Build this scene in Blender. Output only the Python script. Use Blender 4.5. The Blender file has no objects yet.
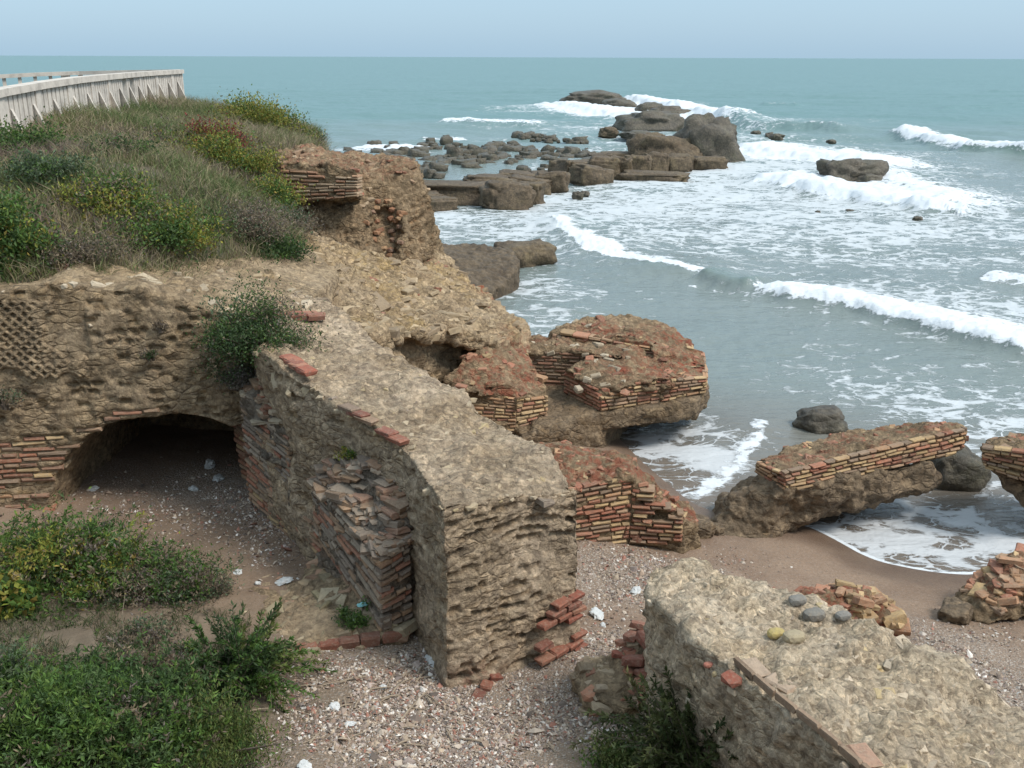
import bpy, bmesh, math, random
import numpy as np
from mathutils import Vector, Matrix

# ------------------------------------------------------------------ camera, sky, sun, exposure
S = bpy.context.scene
COL = S.collection
R = math.radians
FPX, PITCH, ROLL, HCAM = 995.0, 18.19, 0.2, 6.0
cam_d = bpy.data.cameras.new('camera'); cam = bpy.data.objects.new('camera', cam_d); COL.objects.link(cam)
CAMROT = Matrix.Rotation(R(90 - PITCH), 3, 'X') @ Matrix.Rotation(R(ROLL), 3, 'Z')
cam.matrix_world = Matrix.Translation((0, 0, HCAM)) @ CAMROT.to_4x4()
cam_d.sensor_width = 36; cam_d.lens = 36 * FPX / 1024
cam_d.clip_start = .1; cam_d.clip_end = 60000
S.camera = cam

SUN_EL, SUN_AZ = 52, 112          # azimuth measured clockwise from the view direction
world = bpy.data.worlds.new('World'); S.world = world; world.use_nodes = True
wn = world.node_tree; bg = wn.nodes['Background']
sky = wn.nodes.new('ShaderNodeTexSky'); sky.sky_type = 'NISHITA'; sky.sun_disc = False
sky.sun_elevation = R(SUN_EL); sky.sun_rotation = R(SUN_AZ); sky.dust_density = 2.0; sky.air_density = 1.0; sky.ozone_density = 2.0
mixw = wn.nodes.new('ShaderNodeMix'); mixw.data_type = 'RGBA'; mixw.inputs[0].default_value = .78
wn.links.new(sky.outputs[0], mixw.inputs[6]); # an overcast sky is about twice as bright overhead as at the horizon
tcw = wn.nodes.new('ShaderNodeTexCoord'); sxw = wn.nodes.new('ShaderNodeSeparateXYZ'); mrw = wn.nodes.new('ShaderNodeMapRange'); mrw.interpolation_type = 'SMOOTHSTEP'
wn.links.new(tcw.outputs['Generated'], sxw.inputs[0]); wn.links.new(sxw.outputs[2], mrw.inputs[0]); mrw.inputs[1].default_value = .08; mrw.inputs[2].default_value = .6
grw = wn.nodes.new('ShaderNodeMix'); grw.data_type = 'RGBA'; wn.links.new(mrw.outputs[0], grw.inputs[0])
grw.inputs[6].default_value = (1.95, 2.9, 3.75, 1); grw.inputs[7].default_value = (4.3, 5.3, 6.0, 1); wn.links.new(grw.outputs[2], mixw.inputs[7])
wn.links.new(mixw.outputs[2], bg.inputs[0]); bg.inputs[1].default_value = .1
sl = bpy.data.lights.new('sun', 'SUN'); sun = bpy.data.objects.new('sun', sl); COL.objects.link(sun)
sl.energy = 1.5; sl.angle = R(18); sl.color = (1, .96, .9)
sd = Vector((math.sin(R(SUN_AZ)) * math.cos(R(SUN_EL)), math.cos(R(SUN_AZ)) * math.cos(R(SUN_EL)), math.sin(R(SUN_EL))))
sun.rotation_euler = (-sd).to_track_quat('-Z', 'Y').to_euler()
S.view_settings.view_transform = 'Standard'; S.view_settings.look = 'None'
S.view_settings.gamma = 1; S.view_settings.exposure = 1.18

# ------------------------------------------------------------------ numeric helpers
rng = np.random.RandomState(11)
random.seed(5)
CR = np.array(CAMROT)
def ray(px, py):
    return CR @ np.array([(px - 512) / FPX, (384 - py) / FPX, -1.0])
def W(px, py, z):                    # where the sight line through a photo point meets the level z
    d = ray(px, py); t = (z - HCAM) / d[2]
    return np.array([d[0] * t, d[1] * t, z])
def D(px, py, Y):                    # ... or reaches the distance Y
    d = ray(px, py); t = Y / d[1]
    return np.array([d[0] * t, Y, HCAM + d[2] * t])
_p = np.tile(rng.permutation(256), 4)
_g = rng.normal(size=(256, 3)); _g /= np.linalg.norm(_g, axis=1)[:, None]
def pn(P):
    i = np.floor(P).astype(np.int64); f = P - i; i &= 255
    u = f * f * f * (f * (f * 6 - 15) + 10); out = np.zeros(len(P))
    for a in (0, 1):
        wa = u[:, 0] if a else 1 - u[:, 0]
        for b in (0, 1):
            wb = wa * (u[:, 1] if b else 1 - u[:, 1])
            for c in (0, 1):
                g = _g[_p[_p[_p[i[:, 0] + a] + i[:, 1] + b] + i[:, 2] + c]]
                out += wb * (u[:, 2] if c else 1 - u[:, 2]) * (g[:, 0] * (f[:, 0] - a) + g[:, 1] * (f[:, 1] - b) + g[:, 2] * (f[:, 2] - c))
    return out * 1.6
def fbm(P, s, o=3, seed=0.0):
    P = P * s + seed; r = 0; a = 1.0
    for k in range(o):
        r = r + a * pn(P); P = P * 2.03 + 17.1; a *= .5
    return r
def fb2(x, y, s, o=3, seed=0.0):
    return fbm(np.stack([x, y, np.zeros_like(x) + .37], -1).reshape(-1, 3), s, o, seed).reshape(x.shape)
def hsh(a, b=0, c=0):
    v = np.sin(np.asarray(a) * 12.9898 + np.asarray(b) * 78.233 + c * 37.719) * 43758.5453
    return v - np.floor(v)
def sst(a, b, x):
    t = np.clip((x - a) / (b - a), 0, 1); return t * t * (3 - 2 * t)
def tps(pts, lam=1e-4):
    pts = np.array(pts, float); n = len(pts); xy = pts[:, :2]
    def U(d2): return .5 * d2 * np.log(d2 + 1e-9)
    K = U(((xy[:, None] - xy[None]) ** 2).sum(-1)) + lam * np.eye(n)
    Pm = np.c_[np.ones(n), xy]; A = np.zeros((n + 3, n + 3)); A[:n, :n] = K; A[:n, n:] = Pm; A[n:, :n] = Pm.T
    w = np.linalg.lstsq(A, np.r_[pts[:, 2], 0, 0, 0], rcond=None)[0]
    def f(x, y):
        x = np.asarray(x, float); y = np.asarray(y, float); sh = x.shape
        x = x.ravel(); y = y.ravel(); r = w[n] + w[n + 1] * x + w[n + 2] * y
        for k in range(n): r = r + w[k] * U((x - xy[k, 0]) ** 2 + (y - xy[k, 1]) ** 2)
        return r.reshape(sh)
    return f
def seg_d(x, y, a, b):
    ax, ay = a[0], a[1]; dx, dy = b[0] - ax, b[1] - ay
    t = np.clip(((x - ax) * dx + (y - ay) * dy) / (dx * dx + dy * dy + 1e-12), 0, 1)
    return np.hypot(x - ax - t * dx, y - ay - t * dy)
def poly_sd(x, y, poly):
    d = np.full(x.shape, 1e9); ins = np.zeros(x.shape, bool); n = len(poly)
    for i in range(n):
        a, b = poly[i], poly[(i + 1) % n]
        d = np.minimum(d, seg_d(x, y, a, b))
        c = ((a[1] > y) != (b[1] > y)) & (x < (b[0] - a[0]) * (y - a[1]) / (b[1] - a[1] + 1e-12) + a[0])
        ins ^= c
    return np.where(ins, -d, d)

# ------------------------------------------------------------------ scene-graph helpers
def tag(o, label=None, cat=None, group=None, kind=None):
    if label: o['label'] = label
    if cat: o['category'] = cat
    if group: o['group'] = group
    if kind: o['kind'] = kind
    return o
def thing(name, loc, label, cat, group=None):
    o = bpy.data.objects.new(name, None); COL.objects.link(o); o.location = Vector(loc); o.empty_display_size = .2
    return tag(o, label, cat, group)
def mesh_np(name, V, Fs, mat, attrs=None, smooth=False):
    V = np.asarray(V, np.float32); me = bpy.data.meshes.new(name); me.vertices.add(len(V)); me.vertices.foreach_set('co', V.ravel())
    if isinstance(Fs, np.ndarray): Fs = [Fs]
    Fs = [np.asarray(f, np.int32) for f in Fs if len(f)]
    tot = np.concatenate([np.full(len(f), f.shape[1], np.int32) for f in Fs]); idx = np.concatenate([f.ravel() for f in Fs])
    me.loops.add(len(idx)); me.loops.foreach_set('vertex_index', idx)
    me.polygons.add(len(tot)); st = np.zeros(len(tot), np.int32); st[1:] = np.cumsum(tot)[:-1]
    me.polygons.foreach_set('loop_start', st); me.polygons.foreach_set('loop_total', tot)
    me.polygons.foreach_set('use_smooth', np.full(len(tot), smooth))
    me.update(calc_edges=True)
    for k, a in (attrs or {}).items():
        a = np.asarray(a, np.float32)
        if a.ndim == 1: me.attributes.new(k, 'FLOAT', 'POINT').data.foreach_set('value', a)
        else:
            if a.shape[1] == 3: a = np.c_[a, np.ones(len(a), np.float32)]
            me.attributes.new(k, 'FLOAT_COLOR', 'POINT').data.foreach_set('color', a.astype(np.float32).ravel())
    me.materials.append(mat); return me
def link(name, me, parent=None, loc=None):
    o = bpy.data.objects.new(name, me); COL.objects.link(o)
    if parent: o.parent = parent
    if loc is not None: o.location = Vector(loc)
    return o
def put(name, V, Fs, mat, parent=None, attrs=None, smooth=False):     # world-space vertices; stored relative to the parent thing
    V = np.asarray(V, float)
    p = parent; off = np.zeros(3)
    while p is not None: off = off + np.array(p.location); p = p.parent
    if parent is None: off = np.array([V[:, 0].mean(), V[:, 1].mean(), V[:, 2].min()])
    return link(name, mesh_np(name, V - off, Fs, mat, attrs, smooth), parent, off if parent is None else None)

class MB:
    def __init__(s): s.V = []; s.F4 = []; s.F3 = []; s.C = []; s.n = 0
    def add(s, V, F, c):
        F = np.asarray(F) + s.n; (s.F4 if F.shape[1] == 4 else s.F3).append(F)
        s.V.append(np.asarray(V, float)); c = np.asarray(c, float); s.C.append(np.tile(c, (len(V), 1)) if c.ndim == 1 else c); s.n += len(V)
    def put(s, name, mat, parent=None, smooth=False):
        if not s.n: return None
        if name in ('rubble', 'embedded_stones', 'broken_top_bricks', 'cobbles', 'embedded_bricks'):
            return tag(s._put(name, mat, parent, smooth), kind='stuff')
        return s._put(name, mat, parent, smooth)
    def _put(s, name, mat, parent, smooth):
        Fs = [np.concatenate(f) for f in (s.F4, s.F3) if f]
        return put(name, np.concatenate(s.V), Fs, mat, parent, {'Col': np.concatenate(s.C)}, smooth)
BOXF = np.array([[8, 9, 10, 11], [4, 5, 9, 8], [5, 6, 10, 9], [6, 7, 11, 10], [7, 4, 8, 11], [0, 1, 5, 4], [1, 2, 6, 5], [2, 3, 7, 6], [3, 0, 4, 7], [3, 2, 1, 0]])
def ico(sub):
    bm = bmesh.new(); bmesh.ops.create_icosphere(bm, subdivisions=sub, radius=1)
    V = np.array([v.co[:] for v in bm.verts]); F = np.array([[v.index for v in f.verts] for f in bm.faces]); bm.free(); return V, F
ICO = {k: ico(k) for k in (1, 2, 3, 4, 5)}
def rotm(a, b, c):
    return np.array(Matrix.Rotation(a, 3, 'Z') @ Matrix.Rotation(b, 3, 'X') @ Matrix.Rotation(c, 3, 'Y'))
def bar(mb, a, b, w, h, c, up=(0, 0, 1)):
    a = np.array(a, float); b = np.array(b, float); d = b - a; d /= np.linalg.norm(d)
    up = np.array(up, float)
    if abs(d @ up) > .95: up = np.array([1, 0, 0.])
    s = np.cross(d, up); s /= np.linalg.norm(s); t = np.cross(s, d)
    V = [p + s * w / 2 * i + t * h / 2 * j for p in (a, b) for i, j in ((-1, -1), (1, -1), (1, 1), (-1, 1))]
    mb.add(V, [[0, 1, 2, 3], [7, 6, 5, 4], [0, 4, 5, 1], [1, 5, 6, 2], [2, 6, 7, 3], [3, 7, 4, 0]], c)
def tube(mb, pts, r, c, n=5):
    pts = np.array(pts, float); r = np.broadcast_to(r, len(pts)); V = []
    for i, p in enumerate(pts):
        d = pts[min(i + 1, len(pts) - 1)] - pts[max(i - 1, 0)]; d /= np.linalg.norm(d) + 1e-9
        s = np.cross(d, [0.3, .5, .8]); s /= np.linalg.norm(s) + 1e-9; t = np.cross(d, s)
        for k in range(n):
            a = 2 * math.pi * k / n; V.append(p + r[i] * (math.cos(a) * s + math.sin(a) * t))
    F = [[i * n + k, i * n + (k + 1) % n, (i + 1) * n + (k + 1) % n, (i + 1) * n + k] for i in range(len(pts) - 1) for k in range(n)]
    mb.add(V, F, c)

# ------------------------------------------------------------------ materials
class NT:
    def __init__(s, name):
        s.m = bpy.data.materials.new(name); s.m.use_nodes = True; s.t = s.m.node_tree; s.b = s.t.nodes['Principled BSDF']
        s.out = s.t.nodes['Material Output']
    def n(s, typ, props=None, **inp):
        nd = s.t.nodes.new(typ)
        for k, v in (props or {}).items(): setattr(nd, k, v)
        for k, v in inp.items():
            key = int(k[1:]) if k[0] == '_' and k[1:].isdigit() else k.replace('_', ' ')
            s.set(nd.inputs[key], v)
        return nd
    def set(s, sock, v):
        if isinstance(v, bpy.types.NodeSocket): s.t.links.new(v, sock)
        elif isinstance(v, bpy.types.Node): s.t.links.new(v.outputs[0], sock)
        else:
            if isinstance(v, (tuple, list)) and len(v) == 3 and sock.type == 'RGBA': v = (*v, 1)
            sock.default_value = v
    def math(s, op, a, b=0.0, c=0.0, clamp=False):
        nd = s.n('ShaderNodeMath', {'operation': op, 'use_clamp': clamp}); s.set(nd.inputs[0], a); s.set(nd.inputs[1], b); s.set(nd.inputs[2], c); return nd.outputs[0]
    def mix(s, f, a, b, blend='MIX'):
        nd = s.n('ShaderNodeMix', {'data_type': 'RGBA', 'blend_type': blend}); s.set(nd.inputs[0], f); s.set(nd.inputs[6], a); s.set(nd.inputs[7], b); return nd.outputs[2]
    def ss(s, x, a, b):
        nd = s.n('ShaderNodeMapRange', {'interpolation_type': 'SMOOTHSTEP'}); s.set(nd.inputs[0], x); nd.inputs[1].default_value = a; nd.inputs[2].default_value = b; return nd.outputs[0]
    def noise(s, vec, scale, detail=4, rough=.6, dist=0):
        return s.n('ShaderNodeTexNoise', Vector=vec, Scale=scale, Detail=detail, Roughness=rough, Distortion=dist).outputs[0]
    def attr(s, name): return s.n('ShaderNodeAttribute', {'attribute_name': name})
    def pos(s): return s.n('ShaderNodeNewGeometry').outputs['Position']
    def obj(s): return s.n('ShaderNodeTexCoord').outputs['Object']
    def bump(s, h, strength, dist, normal=None):
        nd = s.n('ShaderNodeBump', Strength=strength, Distance=dist, Height=h)
        if normal is not None: s.set(nd.inputs['Normal'], normal)
        return nd.outputs[0]

def mat_stone(name, ca, cb, cdark, cwarm, scale=1.0, bump=.6, pebble=.35, wet=0.0, rough=.95, cred=(.30, .085, .05), setst=1.0):
    n = NT(name); p = n.obj()
    a = n.ss(n.noise(p, 1.6 * scale, 5), .38, .62)
    c = n.mix(a, ca, cb)
    tone = n.attr('tone').outputs['Fac']
    c = n.mix(n.math('MULTIPLY', tone, n.ss(n.noise(p, 5 * scale, 4), .3, .6)), c, cwarm)
    v = n.n('ShaderNodeTexVoronoi', Vector=p, Scale=26 * scale); 
    cell = n.n('ShaderNodeSeparateColor', Color=v.outputs['Color'])
    c = n.mix(n.math('MULTIPLY', n.ss(cell.outputs[0], .55, .9), pebble), c, tuple(min(1, x * 1.55) for x in cb))
    c = n.mix(n.math('MULTIPLY', n.ss(cell.outputs[1], .7, .95), pebble), c, cdark)
    c = n.mix(n.math('MULTIPLY', n.ss(n.noise(p, 7 * scale, 8, .7), .52, .72), .7), c, cdark)
    c = n.mix(n.math('MULTIPLY', n.ss(n.noise(p, 55 * scale, 3, .6), .5, .75), .35), c, tuple(min(1, x * 1.5) for x in ca))
    c = n.mix(n.math('MULTIPLY', n.ss(n.noise(p, 2.7 * scale, 6, .65), .55, .7), .35), c, tuple(x * .55 for x in ca))
    fine = n.ss(n.noise(p, 17 * scale, 9, .72), .28, .74)
    c = n.mix(1.0, c, n.mix(fine, (.70, .69, .68), (1.42, 1.41, 1.39)), 'MULTIPLY')
    ve = n.n('ShaderNodeTexVoronoi', Vector=p, Scale=11 * scale, Randomness=1.0); cl2 = n.n('ShaderNodeSeparateColor', Color=ve.outputs['Color'])
    c = n.mix(1.0, c, n.mix(cl2.outputs[2], (.84, .83, .82), (1.2, 1.19, 1.16)), 'MULTIPLY')
    wq = n.n('ShaderNodeVectorMath', {'operation': 'MULTIPLY_ADD'}); n.set(wq.inputs[0], n.n('ShaderNodeTexNoise', Vector=p, Scale=6.0 * scale, Detail=3).outputs['Color']); wq.inputs[1].default_value = (.07, .07, .05); n.set(wq.inputs[2], p)
    mq = n.n('ShaderNodeMapping', Vector=wq.outputs[0]); mq.inputs['Scale'].default_value = (1, 1, 1.9)
    vq = n.n('ShaderNodeTexVoronoi', {'feature': 'DISTANCE_TO_EDGE'}, Vector=mq.outputs[0], Scale=8.5 * scale); vq2 = n.n('ShaderNodeTexVoronoi', Vector=mq.outputs[0], Scale=8.5 * scale)
    edge = n.ss(vq.outputs['Distance'], .13, .03); keepq = n.math('MULTIPLY', n.ss(n.noise(p, 2.2 * scale, 4), .40, .56), setst)
    sq_ = n.n('ShaderNodeSeparateColor', Color=vq2.outputs['Color'])
    c = n.mix(n.math('MULTIPLY', keepq, .8), c, n.mix(1.0, c, n.mix(sq_.outputs[0], (.74, .73, .72), (1.2, 1.17, 1.12)), 'MULTIPLY'))
    c = n.mix(n.math('MULTIPLY', n.math('MULTIPLY', edge, keepq), .3), c, n.mix(.5, tuple(x * .62 for x in ca), cdark))
    red = n.attr('red').outputs['Fac']
    rm = n.math('MULTIPLY', red, n.ss(n.noise(p, 9 * scale, 6, .7), .42, .6))
    c = n.mix(rm, c, n.mix(n.noise(p, 30, 4), tuple(x * .6 for x in cred), tuple(x * 1.3 for x in cred)))
    n.set(n.b.inputs['Base Color'], c); n.b.inputs['Roughness'].default_value = rough
    h = n.math('ADD', n.math('MULTIPLY', n.noise(p, 20 * scale, 9, .72), 1.0), n.math('MULTIPLY', v.outputs['Distance'], -.35))
    h = n.math('ADD', h, n.math('MULTIPLY', ve.outputs['Distance'], -.5))
    h = n.math('ADD', h, n.math('MULTIPLY', n.math('MULTIPLY', n.ss(vq.outputs['Distance'], 0, .16), keepq), .45))
    h2 = n.noise(p, 80 * scale, 6, .7)
    n.set(n.b.inputs['Normal'], n.bump(h2, bump, .012, n.bump(h, min(1, bump * 1.4), .05)))
    n.b.inputs['Specular IOR Level'].default_value = .15 + wet
    return n.m
M = {}
M['tuff'] = mat_stone('tuff_masonry', (.40, .305, .205), (.315, .235, .15), (.075, .058, .042), (.29, .20, .11), .8)
M['mortar'] = mat_stone('pale_mortar', (.50, .395, .29), (.40, .31, .215), (.14, .105, .074), (.31, .215, .125), .9, pebble=.45)
M['lime'] = mat_stone('pale_lime_concrete', (.56, .465, .355), (.46, .37, .265), (.19, .145, .10), (.40, .29, .165), 1.25, bump=.5, pebble=.6)
M['grey_mortar'] = mat_stone('grey_mortar', (.235, .20, .165), (.19, .155, .12), (.07, .058, .046), (.21, .125, .08), .9)
M['dirt'] = mat_stone('tan_dirt_rubble', (.41, .315, .21), (.32, .235, .15), (.12, .088, .058), (.36, .25, .11), .8, pebble=.45)
M['brown_core'] = mat_stone('brown_concrete_core', (.22, .16, .10), (.28, .205, .13), (.085, .062, .042), (.22, .14, .08), .8)
M['wet_core'] = mat_stone('damp_foundation_concrete', (.17, .122, .076), (.21, .155, .10), (.07, .05, .034), (.18, .12, .065), .7, wet=.2, rough=.7)
M['rock'] = mat_stone('brown_sea_rock', (.085, .062, .04), (.115, .086, .056), (.045, .038, .03), (.15, .115, .065), .5, wet=.2, rough=.75, setst=.25)
M['dark_rock'] = mat_stone('wet_dark_rock', (.072, .06, .044), (.10, .085, .062), (.03, .027, .022), (.075, .07, .04), .5, wet=.3, rough=.55, setst=.2)
def mat_brick():
    n = NT('weathered_brick'); p = n.obj(); c = n.attr('Col').outputs['Color']
    c = n.mix(n.ss(n.noise(p, 22, 5, .7), .4, .75), c, n.mix(.5, c, (.13, .10, .075)))
    c = n.mix(n.math('MULTIPLY', n.ss(n.noise(p, 38, 6, .7), .46, .7), .6), c, n.mix(.65, c, (.36, .29, .21)))
    n.set(n.b.inputs['Base Color'], c); n.b.inputs['Roughness'].default_value = .92; n.b.inputs['Specular IOR Level'].default_value = .2
    n.set(n.b.inputs['Normal'], n.bump(n.noise(p, 70, 5, .65), .6, .012)); return n.m
M['brick'] = mat_brick()
def mat_leaf(name, tr=.3):
    n = NT(name); c = n.attr('Col').outputs['Color']
    n.set(n.b.inputs['Base Color'], c); n.b.inputs['Roughness'].default_value = .6; n.b.inputs['Specular IOR Level'].default_value = .25
    t = n.n('ShaderNodeBsdfTranslucent', Color=c); mx = n.n('ShaderNodeMixShader'); n.set(mx.inputs[0], tr)
    n.t.links.new(n.b.outputs[0], mx.inputs[1]); n.t.links.new(t.outputs[0], mx.inputs[2]); n.t.links.new(mx.outputs[0], n.out.inputs[0]); return n.m
M['leaf'] = mat_leaf('leaf')
def mat_plain(name, c, rough=.9, var=.5, sc=9):
    n = NT(name); p = n.obj()
    k = n.mix(n.math('MULTIPLY', n.ss(n.noise(p, sc, 7, .7), .4, .7), var), c, tuple(x * .5 for x in c))
    n.set(n.b.inputs['Base Color'], k); n.b.inputs['Roughness'].default_value = rough
    n.set(n.b.inputs['Normal'], n.bump(n.noise(p, sc * 6, 5, .6), .4, .01)); return n.m
M['concrete'] = mat_plain('weathered_concrete', (.56, .50, .43), .9, .7, 3)
M['plastic'] = mat_plain('white_plastic', (.50, .50, .48), .5, .15)
M['bluefoil'] = mat_plain('teal_plastic', (.22, .45, .45), .5, .3)
M['wood'] = mat_plain('driftwood', (.30, .235, .165), .9, .5, 12)
M['twig'] = mat_plain('twig_bark', (.12, .09, .065), .9, .5, 20)
def mat_col(name, rough=.85):
    n = NT(name); p = n.obj(); c = n.attr('Col').outputs['Color']
    c = n.mix(n.math('MULTIPLY', n.ss(n.noise(p, 90, 3), .5, .7), .4), c, n.mix(.5, c, (.1, .08, .06)))
    n.set(n.b.inputs['Base Color'], c); n.b.inputs['Roughness'].default_value = rough; return n.m
M['shell'] = mat_col('shell_and_pebble')

# ------------------------------------------------------------------ masonry from distance fields
def hull_planes(pts):
    bm = bmesh.new()
    for p in pts: bm.verts.new(Vector(p))
    bmesh.ops.convex_hull(bm, input=bm.verts); bm.normal_update()
    ctr = np.mean(np.array(pts), 0); pl = []
    for f in bm.faces:
        nn = np.array(f.normal); dd = nn @ np.array(f.verts[0].co)
        if nn @ ctr > dd: nn, dd = -nn, -dd
        pl.append((*nn, dd))
    bm.free(); return np.array(pl)
def nets(Dg, o, h):
    s = Dg < 0; nx, ny, nz = Dg.shape; cnt = np.zeros((nx - 1, ny - 1, nz - 1), np.int8)
    offs = [(a, b, c) for a in (0, 1) for b in (0, 1) for c in (0, 1)]
    for a, b, c in offs: cnt += s[a:nx - 1 + a, b:ny - 1 + b, c:nz - 1 + c]
    I, J, K = np.nonzero((cnt > 0) & (cnt < 8)); n = len(I)
    d = {q: Dg[I + q[0], J + q[1], K + q[2]] for q in offs}
    acc = np.zeros((n, 3)); m = np.zeros(n)
    for q in offs:
        for ax in range(3):
            if q[ax] == 0:
                r = list(q); r[ax] = 1; r = tuple(r); da, db = d[q], d[r]; cr = (da < 0) != (db < 0)
                t = np.where(cr, da / np.where(cr, da - db, 1), 0); pt = np.tile(np.array(q, float), (n, 1)); pt[:, ax] += t
                acc[cr] += pt[cr]; m += cr
    V = np.stack([I, J, K], -1) + acc / m[:, None]
    idx = np.full((nx - 1, ny - 1, nz - 1), -1, np.int32); idx[I, J, K] = np.arange(n); Fs = []
    for ax in range(3):
        sl0 = [slice(None)] * 3; sl1 = [slice(None)] * 3; sl0[ax] = slice(0, -1); sl1[ax] = slice(1, None)
        a, b = s[tuple(sl0)], s[tuple(sl1)]; E = np.stack(np.nonzero(a != b), -1); fl = a[tuple(E.T)]
        u, v = (ax + 1) % 3, (ax + 2) % 3
        ok = (E[:, u] > 0) & (E[:, v] > 0) & (E[:, u] < Dg.shape[u] - 1) & (E[:, v] < Dg.shape[v] - 1); E = E[ok]; fl = fl[ok]
        q = []
        for du, dv in ((1, 1), (0, 1), (0, 0), (1, 0)):
            e = E.copy(); e[:, u] -= du; e[:, v] -= dv; q.append(idx[tuple(e.T)])
        Q = np.stack(q, -1); Q[~fl] = Q[~fl][:, ::-1]; Fs.append(Q)
    F = np.concatenate(Fs); F = F[(F >= 0).all(1)]
    return V * h + o, F
def vnorm(V, F):
    a = V[F[:, 2]] - V[F[:, 0]]; b = V[F[:, 3]] - V[F[:, 1]]; fn = np.cross(a, b); N = np.zeros_like(V)
    for k in range(3): N[:, k] = sum(np.bincount(F[:, j], fn[:, k], len(V)) for j in range(4))
    return N / (np.linalg.norm(N, axis=1)[:, None] + 1e-12)
def prism(outline, z0, extra=(), zoff=0.0):
    P = np.array(outline, float); return dict(k='prism', poly=P[:, :2], top=tps(np.r_[P, np.array(extra).reshape(-1, 3)] if len(extra) else P, 1e-2), z0=z0,
                                              lo=np.r_[P[:, :2].min(0), z0], hi=P.max(0) + [0, 0, .25])
def hull(pts):
    P = np.array(pts, float); return dict(k='hull', pl=hull_planes(P), lo=P.min(0), hi=P.max(0))
def field(sh, X, Y, Z):
    if sh['k'] == 'prism':
        x, y = np.meshgrid(X, Y, indexing='ij'); sd = poly_sd(x, y, sh['poly']); tp = sh['top'](x, y)
        return np.maximum(np.maximum(sd[:, :, None], (Z[None, None] - tp[:, :, None]) * .9), sh['z0'] - Z[None, None])
    if sh['k'] == 'hull':
        d = None
        for a, b, c, e in sh['pl']:
            q = a * X[:, None, None] + b * Y[None, :, None] + c * Z[None, None] - e; d = q if d is None else np.maximum(d, q)
        return d
    return sh['f'](X[:, None, None], Y[None, :, None], Z[None, None])
NOISE = ((1.1, .09, 2), (4, .05, 3), (14, .026, 4))
def rough(name, shapes, mat, parent, h=.03, cuts=(), blur=2, noise=NOISE, fx=None, at=None, seed=0.0):
    lo = np.min([s['lo'] for s in shapes], 0) - 4 * h; hi = np.max([s['hi'] for s in shapes], 0) + 4 * h
    X, Y, Z = [np.arange(lo[i], hi[i], h) for i in range(3)]
    Dg = None
    for s in shapes:
        q = field(s, X, Y, Z); Dg = q if Dg is None else np.minimum(Dg, q)
    for c in cuts: Dg = np.maximum(Dg, -field(c, X, Y, Z))
    Dg = Dg.astype(np.float32) + np.zeros((len(X), len(Y), len(Z)), np.float32)
    for _ in range(blur):
        for ax in range(3):
            E = np.moveaxis(Dg, ax, 0); E[1:-1] = (E[:-2] + 2 * E[1:-1] + E[2:]) * .25
    V, F = nets(Dg, lo, h); N = vnorm(V, F); off = np.zeros(len(V))
    for s, a, o in noise: off += a * fbm(V, s, o, seed + s)
    attrs = {'tone': np.zeros(len(V)), 'red': np.zeros(len(V))}
    if fx is not None:
        o2, t2 = fx(V, N); off += o2; attrs['tone'] = t2
    V0 = V; V = V + N * off[:, None]
    if at is not None: attrs.update(at(V0, N))
    ob = put(name, V, F, mat, parent, attrs, True)
    return V, vnorm(V, F), ob
def scallop(dirx, ch=.11, bl=.26, amp=.045, seed=0, zlim=.55, region=None):
    """courses of eroded tuff stones hollowed out between mortar joints"""
    dx = np.array([dirx[0], dirx[1], 0.]); dx /= np.linalg.norm(dx)
    def f(V, N):
        w = fbm(V, 1.3, 2, seed + 3.3); s = V @ dx + .06 * fbm(V, 5, 2, seed); z = V[:, 2] + .07 * w + .028 * fbm(V, 5, 2, seed + 9)
        r = np.floor(z / ch); fv = z / ch - r; L = bl * (.7 + .6 * hsh(r, 3 + seed)); q = s / L + hsh(r, 1.7 + seed); cidx = np.floor(q); fu = q - cidx
        rnd = hsh(r, cidx, seed)
        prof = np.clip(np.minimum(fu, 1 - fu) * (5 + 5 * rnd) - 1.1 * hsh(cidx, r, seed + 4), 0, 1) * np.clip(fv * 5 - .6, 0, 1) * np.clip((1 - fv) * 9 - .5, 0, 1)
        side = sst(zlim + .25, zlim - .1, np.abs(N[:, 2]))
        if region is not None: side = side * region(V)
        d = -amp * prof * (.06 + 1.2 * sst(.42, .95, rnd)) * side
        d += amp * .28 * sst(.7, 1, fv) * side * hsh(r, cidx + .5, seed)
        return d, prof * side * (.15 + .85 * sst(.3, .9, rnd))
    return f
RED = [(.26, .085, .055), (.29, .11, .07), (.21, .08, .055), (.33, .15, .095), (.25, .11, .075)]
YEL = [(.38, .26, .13), (.43, .30, .16), (.34, .225, .12), (.36, .20, .11)]
BRN = [(.22, .13, .085), (.27, .17, .105), (.20, .14, .10), (.31, .20, .13)]
GRY = [(.20, .165, .135), (.26, .215, .17), (.17, .14, .12)]
def palmix(*w):
    """(weight, palette) pairs"""
    def f(u, v, r):
        x = r.random() * sum(a for a, _ in w)
        for a, p in w:
            x -= a
            if x <= 0: break
        k = .8 + .4 * r.random(); return (np.array(p[r.randrange(len(p))]) * .85 + np.array((.36, .23, .12)) * .15) * k
    return f
CAMP = np.array([0, 0, HCAM])
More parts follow.
